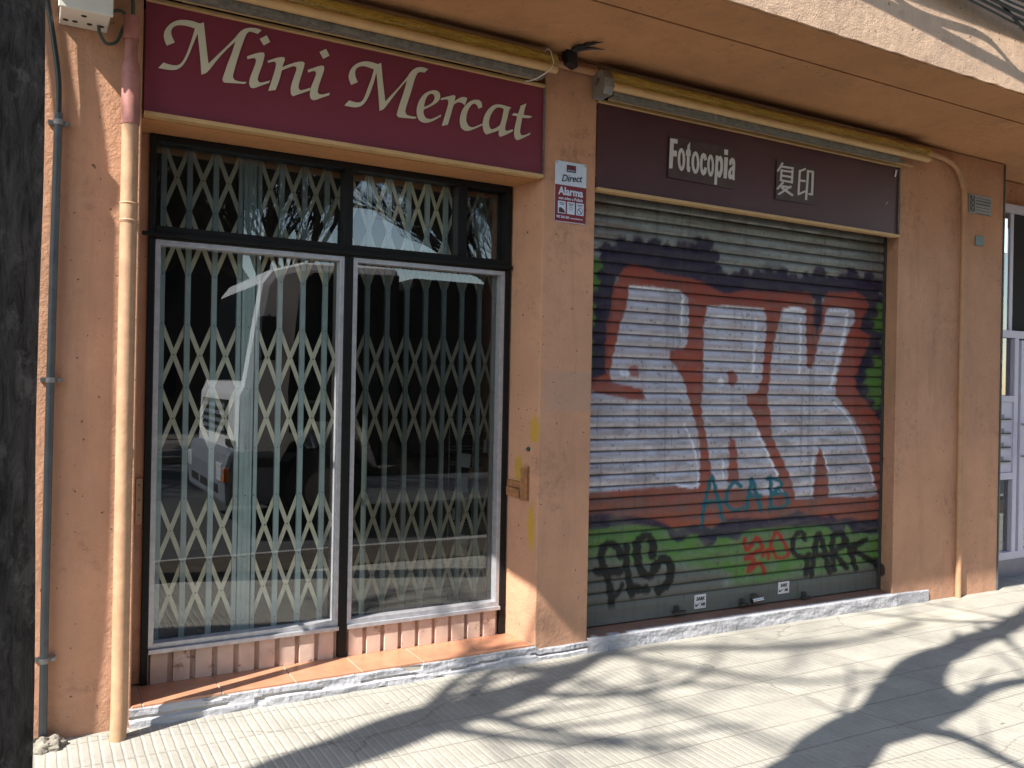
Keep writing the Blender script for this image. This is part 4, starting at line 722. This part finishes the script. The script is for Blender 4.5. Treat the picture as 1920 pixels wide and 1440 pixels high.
# ------------------------------------------------------------------ plaques
al = empty('alarm_sign', label='white and red alarm notice screwed to the middle pier', cat='sign')
ax0, ax1, az0, az1 = 2.562, 2.774, 2.477, 2.822; ya = 4.094; acx = (ax0+ax1)/2; zm = az1-.135
rs = []
for cx_, cz2, a0 in ((ax1-.012, az1-.012, 0), (ax0+.012, az1-.012, 90), (ax0+.012, az0+.012, 180), (ax1-.012, az0+.012, 270)):
    for k in range(5): a = math.radians(a0+22.5*k); rs.append((cx_+.012*math.cos(a), cz2+.012*math.sin(a)))
MB().prism(rs, ya, ya+.003, 'y').build('plate', M['sign_white'], al)
MB().box(ax0+.0005, ax1-.0005, ya-.0012, ya-.0002, az0+.004, zm).build('red_field', M['sign_red'], al)
MB().box(acx-.03, acx+.032, ya-.0014, ya-.0003, zm+.078, zm+.118).build('logo_block', M['navy'], al)
for k in range(3): MB().box(acx-.024+.018*k, acx-.010+.018*k, ya-.0022, ya-.0015, zm+.097, zm+.112).build('logo_square', M['sign_red'], al)
text('word', 'SECURITAS', acx+.001, zm+.087, ya-.002, .0105, M['sign_white'], al, .95)
text('word', 'Direct', acx+.002, zm+.042, ya-.0015, .056, M['ink'], al, .95, .35, .0006, .09)
text('word', 'Alarma', acx, zm-.036, ya-.002, .062, M['sign_white'], al, .92, 0, .0018)
text('word', 'con aviso a Policía', acx, zm-.075, ya-.002, .024, M['sign_white'], al, .93, 0, .0005)
for k in range(3):
    x = ax0+.020+.062*k; MB().box(x, x+.052, ya-.0025, ya-.0013, az0+.048, az0+.118).build('picture_field', M['sign_white'], al, bevel=.0005)
    MB().box(x+.008, x+.044, ya-.0031, ya-.0026, az0+.105, az0+.109).build('text_line', M['navy'], al); MB().box(x+.012, x+.040, ya-.0031, ya-.0026, az0+.097, az0+.1005).build('text_line', M['navy'], al)
cxr = ax0+.020+.026
outline_mesh('hand_icon', [[(cxr-.020, az0+.052), (cxr+.024, az0+.052), (cxr+.014, az0+.070), (cxr-.006, az0+.082), (cxr-.020, az0+.078)]], M['patch'], al, ya-.0029, .0006)
cx2 = cxr+.062; outline_mesh('figure_icon', [ring(cx2, az0+.080, .010, .010), ring(cx2, az0+.080, .007, .007)], M['plaque_blue'], al, ya-.0029, .0006)
cx3 = cxr+.124; outline_mesh('ban_icon', [ring(cx3, az0+.072, .019, .019), ring(cx3, az0+.072, .016, .016)], M['navy'], al, ya-.0029, .0006)
outline_mesh('ban_icon', [[(cx3-.013, az0+.083), (cx3-.009, az0+.087), (cx3+.013, az0+.061), (cx3+.009, az0+.057)]], M['ink'], al, ya-.0031, .0006)
text('word', '902 366 366', ax0+.055, az0+.028, ya-.002, .019, M['sign_white'], al, .9, 0, .0005); text('word', 'www.securitasdirect.es', ax0+.148, az0+.026, ya-.002, .010, M['sign_white'], al, .9, 0, .0003)
sc_ = MB()
for x, z in ((ax0+.010, az1-.010), (ax1-.010, az1-.010), (ax0+.010, az0+.010), (ax1-.010, az0+.010)): MB().tube([(x, ya, z), (x, ya-.003, z)], .0035, 8).build('screw', M['rivet'], al)
pq = empty('notice_plaque', label='grey metal notice plaque with small print high on the right pier', cat='plaque')
a = W(1817, 360, 4.094); b_ = W(1858, 409, 4.094); x0, x1, z1, z0 = a.x, b_.x, a.z-.01, b_.z+.012
MB().box(x0, x1, 4.092, 4.0985, z0, z1).build('plate', M['plaque_grey'], pq, bevel=.002)
MB().box(x0+.015, x0+.075, 4.0905, 4.0915, z0+.012, z1-.012).build('side_bar', M['ink'], pq)
for k in range(3):
    zc_ = z0+.035+k*(z1-z0-.06)/2; l = MB(); l.prism([(x0+.022, zc_-.02), (x0+.030, zc_-.02), (x0+.068, zc_+.02), (x0+.060, zc_+.02)], 4.0897, 4.0904, 'y'); l.prism([(x0+.060, zc_-.02), (x0+.068, zc_-.02), (x0+.030, zc_+.02), (x0+.022, zc_+.02)], 4.0889, 4.0896, 'y'); l.build('cross_mark', M['plaque_grey'], pq)
lt = MB()
for k in range(6):
    z = z1-.028-k*.024; xx = x0+.09
    while xx < x1-.03: wd = random.uniform(.01, .035); lt.box(xx, min(xx+wd, x1-.012), 4.0905, 4.0915, z, z+(.011 if k in (1, 2) else .006)); xx += wd+.007
lt.build('text_line', M['navy'], pq)
a = W(1829, 439, 4.094); b_ = W(1843, 462, 4.094)
tag(MB().box(a.x, b_.x, 4.090, 4.0985, b_.z, a.z-.01).build('number_tile', M['plaque_blue'], bevel=.002), 'small blue grey tile below the grey plaque on the right pier', 'tile')
# ------------------------------------------------------------------ entrance door at the right
dr = empty('entrance_door', label='white framed glass entrance door with letter slots at the right edge', cat='door'); dy = 4.35; w_ = M['door_white']
f = MB(); f.box(6.90, 12, dy, dy+.06, 3.13, 3.198); f.box(6.90, 12, dy, dy+.06, 2.035, 2.10); f.box(6.90, 6.96, dy, dy+.06, .10, 3.13); f.box(7.50, 7.56, dy, dy+.06, .165, 2.035); f.box(6.96, 7.50, dy, dy+.06, 1.475, 1.53); f.box(6.96, 7.50, dy, dy+.06, .80, .86); f.box(6.96, 12, dy, dy+.06, .10, .165)
f.box(7.60, 7.68, dy, dy+.06, .165, 2.02); f.box(7.68, 8.5, dy, dy+.06, 1.93, 2.0); f.box(8.5, 8.58, dy, dy+.06, .165, 2.02); f.box(7.68, 8.5, dy, dy+.06, .76, .84); f.box(7.45, 7.50, dy+.03, dy+.06, 2.10, 3.13)
f.build('frame', w_, dr, bevel=.003)
mbp = MB().box(6.96, 7.4995, dy+.012, dy+.05, .862, 1.473).build('letterbox_panel', w_, dr)
for k in range(4):
    z = 1.33-k*.122; MB().box(7.15, 7.46, dy-.004, dy+.011, z-.012, z).build('letter_slot', M['ink'], mbp); MB().box(7.27, 7.37, dy+.006, dy+.011, z+.002, z+.036).build('name_card', M['steel_sheet'], mbp)
for x0, x1, z0, z1 in ((6.96, 7.45, 2.10, 3.13), (6.96, 7.50, 1.53, 2.035), (6.96, 7.50, .165, .80), (7.68, 8.5, .84, 1.93), (7.68, 8.5, .165, .76), (8.58, 12, .165, 2.035)):
    MB().add([(x0, dy+.04, z0), (x1, dy+.04, z0), (x1, dy+.04, z1), (x0, dy+.04, z1)], [(0, 1, 2, 3)]).build('pane', M['pane'], dr)
MB().box(7.5, 12, dy+.035, dy+.055, 2.101, 3.129).build('dark_panel', M['dark'], dr)
MB().box(6.90, 12, dy+.005, dy+.06, -.075, .099).build('base_sheet', M['steel_sheet'], dr)
MB().box(6.872, 12, 4.16, 4.40, -.2, -.060).build('door_step', M['kerb'], dr, bevel=.004)
hh = MB(); hh.tube([(7.62, dy-.06, .98), (7.62, dy-.06, 1.30)], .014, 10); hh.tube([(7.62, dy, 1.0), (7.62, dy-.06, 1.0)], .01, 8); hh.tube([(7.62, dy, 1.28), (7.62, dy-.06, 1.28)], .01, 8); hh.build('handle', M['aluminium'], dr, smooth=True)
tag(MB().box(X4-.004, X4+.010, WALL-.010, WALL+.03, -.05, 3.41).build('corner_strip', M['conduit'], bevel=.002), 'grey edge strip on the right corner of the right pier', 'edge strip')
# ------------------------------------------------------------------ trees (bare plane trees); shadows fall where real limbs stand
kx = LD.x/-LD.z; ky = LD.y/-LD.z
def up(sx, sy, h): return Vector((sx-h*kx, sy-h*ky, h))      # the point at height h whose shadow meets the ground at (sx, sy)
def limb(mb, pts, n=6, wob=1):
    P = [Vector(p[:3]) for p in pts]; R = [p[3] for p in pts]; c = bez(P, n); L = len(c)
    rr = [np.interp(i/(L-1)*(len(R)-1), range(len(R)), R) for i in range(L)]
    q = [p+Vector((mnoise.noise(p*2), mnoise.noise(p*2+Vector((9, 0, 0))), 0))*min(.05, rr[i]*.35)*(1 if p.z > 2.8 or rr[i] < .15 else .12)*(0 if P[0].y > 3.5 else 1) for i, p in enumerate(c)]
    rr = [r_*(1+(.0 if P[0].y > 3.5 else .12 if q[i].z > 2.8 else .03)*mnoise.noise(q[i]*3.1)) for i, r_ in enumerate(rr)]; mb.tube(q, rr, 10 if max(R) > .08 else 6); return q, rr
def twigs(mb, base, direc, length, rad, depth, rnd, spread=.7):
    pts = [base]; d = direc.normalized(); n = 4
    for i in range(n): d = (d+Vector((rnd.uniform(-1, 1), rnd.uniform(-1, 1), rnd.uniform(-.5, .9)))*.22).normalized(); pts.append(pts[-1]+d*length/n)
    mb.tube(pts, [rad*(1-.6*i/n) for i in range(n+1)], 6 if rad > .015 else 4, cap=False)
    if depth:
        for i in range(1, n+1):
            for _ in range(2 if rnd.random() < .75 else 1):
                dd = (d+Vector((rnd.uniform(-1, 1), rnd.uniform(-1, 1), rnd.uniform(-.4, 1)))*spread).normalized(); twigs(mb, pts[i], dd, length*rnd.uniform(.5, .7), rad*.5, depth-1, rnd, spread)
def street_tree(label, trunk, limbs, seeds, group, mat, tdepth=2, tlen=1.5):
    slim = max(p[3] for p in trunk) < .06
    t = empty('plane_tree', label=label, cat='tree', group=group); mb = MB(); limb(mb, trunk, 8); mb.build('trunk', mat, t, smooth=True)
    mb = MB(); rnd = random.Random(seeds)
    for L in limbs:
        q, rr = limb(mb, L)
        for k in ([] if slim else range(len(q)//3, len(q), 5)):
            d = Vector((rnd.uniform(-1, 1), rnd.uniform(-1, 1), rnd.uniform(.1, 1))); twigs(mb, q[k], d, tlen*rnd.uniform(.6, 1.1), max(.012, rr[k]*.3), tdepth, rnd)
    mb.build('branches', mat, t, smooth=True); return t
def UP(sx, sy, h, r_): v = up(sx, sy, h); return (v.x, v.y, v.z, r_)
street_tree('dark plane tree trunk filling the left edge of the view', [(-.133, 1.42, -.15, .158), (-.133, 1.42, .5, .155), (-.135, 1.42, 1.2, .151), (-.136, 1.42, 1.8, .152), (-.135, 1.42, 2.5, .150), UP(2.78, 2.42, 3.2, .158), UP(3.36, 2.59, 3.85, .165), UP(3.78, 2.67, 4.25, .195), UP(4.1, 2.86, 4.6, .20)],
    [[UP(3.95, 2.76, 4.4, .17), UP(4.28, 3.03, 4.75, .15), UP(4.65, 3.14, 5.15, .115), UP(5.2, 3.27, 5.8, .095), UP(5.9, 3.42, 6.5, .088), UP(6.7, 3.64, 7.4, .08)],
     [UP(3.85, 2.58, 4.3, .10), UP(4.05, 2.61, 4.6, .072), UP(4.35, 2.68, 5.0, .058), UP(4.65, 2.69, 5.3, .045), UP(5.1, 2.60, 5.8, .036), UP(5.8, 2.5, 6.4, .022)],
     [UP(3.6, 2.50, 4.1, .055), UP(3.69, 2.36, 4.4, .038), UP(3.66, 2.2, 4.7, .032), UP(3.62, 2.0, 5.1, .028), UP(3.6, 1.5, 5.8, .02)],
     [UP(5.9, 3.44, 6.5, .025), UP(5.41, 3.74, 7.2, .018), UP(5.15, 4.1, 7.6, .012)], [UP(6.0, 3.44, 6.6, .02), UP(5.95, 3.75, 7.0, .015), UP(5.85, 4.1, 7.4, .01)],
     [UP(5.6, 3.3, 6.2, .03), UP(5.35, 3.08, 6.5, .022), UP(5.1, 2.8, 7.0, .015)], [UP(3.30, 2.58, 3.8, .018), UP(3.42, 2.78, 4.5, .013), UP(3.75, 3.0, 5.6, .011), UP(4.1, 3.3, 6.8, .009)]], 11, 'bare plane trees on the pavement', M['bark'], 0, .45)
street_tree('second bare plane tree further left, shading the pavement', [(-3.72, 1.82, -.1, .22), (-3.72, 1.82, 1.0, .18), (-3.72, 1.82, 3.0, .16), UP(.60, 3.30, 4.7, .14)],
    [[UP(.5, 3.24, 4.6, .15), UP(1.05, 3.41, 5.2, .15), UP(1.5, 3.53, 5.7, .175), UP(1.85, 3.63, 6.1, .15), UP(2.3, 3.76, 6.6, .10), UP(2.7, 3.93, 7.1, .07), UP(3.3, 4.2, 7.8, .04)],
     [(-3.75, 1.8, 4.6, .08), (-4.5, 1.5, 6.8, .06), UP(2.3, 4.1, 10.6, .045), UP(2.57, 3.61, 10.8, .036), UP(2.67, 3.35, 11, .032), UP(2.81, 2.9, 11, .028), UP(2.95, 2.3, 11, .02)],
     [UP(1.6, 3.57, 5.8, .06), UP(1.75, 3.35, 6.4, .04), UP(2.1, 3.05, 7.2, .035), UP(2.5, 2.8, 8.2, .03)],
     [UP(2.3, 3.95, 9.1, .045), UP(3.3, 3.98, 10.3, .04), UP(3.93, 3.68, 10.6, .038), UP(4.6, 3.6, 11, .03), UP(5.3, 3.7, 9.6, .03)],
     [UP(3.0, 3.96, 9.2, .035), UP(3.3, 3.5, 10.3, .03), UP(3.6, 3.2, 10.4, .025), UP(4.1, 3.1, 10.6, .02)]], 5, 'bare plane trees on the pavement', M['bark2'], 1, .9)
# unseen slim tree, stems shaped to shade pier between conduit and drainpipe
def upw(x, z, d): return (x-d*math.cos(SUN_AZ), WALL-d*math.sin(SUN_AZ), z+d*math.tan(SUN_EL))
def UW(x, z, d, r_): return (*upw(x, z, d), r_)
dd_ = .55
bx, by = upw(.17, 0, dd_)[:2]
street_tree('unseen slim young plane tree close to the wall on the far left', [(bx, by, -.1, .042), UW(.160, -.4, dd_, .036), UW(.165, .2, dd_, .036), UW(.178, .6, dd_, .043), UW(.188, 1.2, dd_, .0435), UW(.188, 2.1, dd_, .0425), UW(.192, 2.34, dd_, .041)],
    [[UW(.20, 2.30, dd_, .022), UW(.255, 2.37, dd_, .022), UW(.300, 2.41, dd_, .009)],
     [UW(.16, 2.28, dd_, .030), UW(.142, 2.50, dd_, .0245), UW(.105, 2.72, dd_, .0195), UW(.07, 2.95, dd_, .018), UW(.02, 3.4, dd_, .015)],
     [UW(.228, 2.30, dd_, .020), UW(.245, 2.48, dd_, .0118), UW(.210, 2.75, dd_, .0120), UW(.185, 2.95, dd_, .012), UW(.17, 3.4, dd_, .010)]], 3, 'bare plane trees on the pavement', M['bark2'], 0, .2)
# trees, houses and street across the road, seen mirrored in the glass
def far_tree(x, y, h, seed, label):
    t = empty('plane_tree', label=label, cat='tree', group='bare trees across the road'); rnd = random.Random(seed); mb = MB()
    limb(mb, [(x, y, -.1, .26), (x+.05, y, 1.5, .2), (x-.05, y, 3.0, .18), (x, y, 4, .17)]); mb.build('trunk', M['bark2'], t, smooth=True)
    mb = MB()
    for k in range(7):
        a = 2*math.pi*k/7+rnd.uniform(-.3, .3); twigs(mb, Vector((x, y, 2.6+.2*k)), Vector((math.cos(a)*.9, math.sin(a)*.9, .9)), h*.42, .09, 4, rnd, .65)
    mb.build('branches', M['bark2'], t)
for i, (x, y, h) in enumerate(((-1.5, -10, 9), (4.5, -10.5, 10), (10.5, -10, 9), (17, -10.5, 10), (24, -10, 9))): far_tree(x, y, h, 40+i, ['first', 'second', 'third', 'fourth', 'fifth'][i]+' bare tree across the road in the front row, counted from the left')
for i, (x, y, h) in enumerate(((1.6, -14.5, 9.5),)): far_tree(x, y, h, 60+i, 'lone bare tree standing behind the front row across the road')
def house(x0, x1, y0, y1, h, wall, label, nf):
    t = empty('apartment_building', label=label, cat='building', group='houses across the road'); MB().box(x0, x1, y0, y1, -.12, h).build('wall', wall, t); MB().box(x0-.3, x1+.3, y0-.2, y1+.3, h+.001, h+.35).build('roof_edge', M['kerb'], t)
    fl = (h-1)/nf; k = 0
    for f_ in range(nf):
        n = int((x1-x0)/3)
        for i in range(n):
            x = x0+1+i*(x1-x0-1)/n; z = .9+f_*fl; MB().box(x, x+1.1, y1+.002, y1+.06, z, z+1.5).build('window', M['glass_dark'], t)
house(-14, 6.4, -32, -22, 10.5, M['far_wall'], 'tall brown brick block across the road, left of the lower pale house', 3); house(6.8, 10, -33, -23, 4.6, M['far_pale'], 'pale house across the road between two brown blocks', 2)
house(10.4, 44, -32, -22, 5.0, M['far_wall'], 'long low brown brick block across the road on the right', 2)
# ------------------------------------------------------------------ parked lorry mirrored in the shop window
TR = empty('lorry', label='white lorry cab with dark cargo box parked at the kerb, mirrored in the window', cat='lorry')
ty0, ty1 = -2.62, -.34
def side_prism(pts, y0, y1, name, mat, parent, bevel=.02): return MB().prism([(x, z) for x, z in pts], y0, y1, 'y').build(name, mat, parent, bevel=bevel)
cab = side_prism([(1.86, .72), (1.88, 1.38), (1.93, 1.50), (2.10, 2.58), (2.20, 2.72), (2.55, 2.83), (3.65, 2.86), (3.65, .55), (3.38, .55), (3.25, .85), (3.0, 1.0), (2.7, 1.0), (2.45, .85), (2.32, .6), (2.0, .6)], ty0, ty1, 'cab', M['truck_white'], TR, .09)
side_prism([(1.76, .22), (1.74, .60), (1.80, .80), (2.30, .80), (2.34, .30), (2.2, .22)], ty0-.02, ty1+.02, 'bumper', M['truck_grey'], TR, .05)
ws = MB(); ws.add([(1.922, ty0+.10, 1.54), (1.922, ty1-.10, 1.54), (2.085, ty1-.12, 2.56), (2.085, ty0+.12, 2.56), (1.962, ty0+.10, 1.53), (1.962, ty1-.10, 1.53), (2.125, ty1-.12, 2.55), (2.125, ty0+.12, 2.55)], [(0, 1, 2, 3), (7, 6, 5, 4), (0, 4, 5, 1), (1, 5, 6, 2), (2, 6, 7, 3), (3, 7, 4, 0)]).build('windscreen', M['glass_dark'], TR)
side_prism([(2.42, .98), (2.40, 1.44), (2.52, 2.60), (2.66, 2.72), (3.63, 2.76), (3.63, .60), (3.40, .60), (3.25, 1.02), (3.0, 1.10), (2.7, 1.10), (2.5, .98)], ty1-.004, ty1+.004, 'door', M['truck_dark'], TR, .002)  # dark sheet over the white cab side, its shade put into the colour
side_prism([(2.50, 1.55), (2.62, 2.32), (3.3, 2.35), (3.35, 1.52), (2.8, 1.45)], ty1-.01, ty1+.008, 'side_window', M['glass_dark'], TR, .003)
g_ = MB(); g_.box(1.845, 1.875, ty0+.45, ty1-.45, .95, 1.32); 
for k in range(4): g_.box(1.832, 1.8445, ty0+.47, ty1-.47, .98+.085*k, 1.02+.085*k, 1)
g_.build('grille', [M['ink'], M['truck_grey']], TR)
for y in (ty1-.35, ty0+.08):
    hl = MB().box(1.735, 1.77, y, y+.26, .47, .66).build('headlight', M['lamp_glass'], TR, bevel=.01)
for y in (ty1-.75, ty1-1.35, ty1-1.95):
    MB().box(1.742, 1.79, y, y+.45, .33, .42).build('bumper_slot', M['ink'], TR, bevel=.01)
MB().box(1.84, 1.90, ty1-.42, ty1-.06, .83, .90).build('seam_trim', M['ink'], TR)
MB().box(2.0, 2.3, ty1+.005, ty1+.024, .62, .72).build('step_recess', M['ink'], TR)
MB().box(1.745, 1.80, ty1-.075, ty1+.024, .47, .62).build('indicator', M['indicator'], TR, bevel=.008)
mi_ = MB(); mi_.box(2.05, 2.20, ty1+.06, ty1+.26, 1.75, 2.2); mi_.tube([(2.2, ty1+.0, 2.2), (2.15, ty1+.15, 2.22)], .015, 8); mi_.build('mirror', M['ink'], TR, bevel=.02)
MB().tube([(2.0, ty1-.2, 1.46), (2.08, ty1-1.0, 2.1)], .01, 6).build('wiper', M['ink'], TR)
for x in (2.85, 7.0):
    for y in (ty1-.16, ty0+.16):
        wh = MB().tube([(x, y-.14, .34), (x, y-.12, .34), (x, y+.12, .34), (x, y+.14, .34)], [.42, .46, .46, .42], 28).build('wheel', M['tyre'], TR, smooth=True)
        MB().tube([(x, y-.142, .34), (x, y+.142, .34)], .24, 20).build('rim', M['galv'], wh)
MB().box(2.60, 2.72, ty1+.0045, ty1+.02, 1.30, 1.33).build('door_handle', M['truck_grey'], TR)
MB().box(2.4, 8.9, ty0+.5, ty1-.5, .42, .62).build('chassis', M['ink'], TR); MB().box(3.80, 9.0, ty0, ty1, .72, 2.75).build('cargo_box', M['truck_dark'], TR, bevel=.02)
bpy.context.view_layer.update()
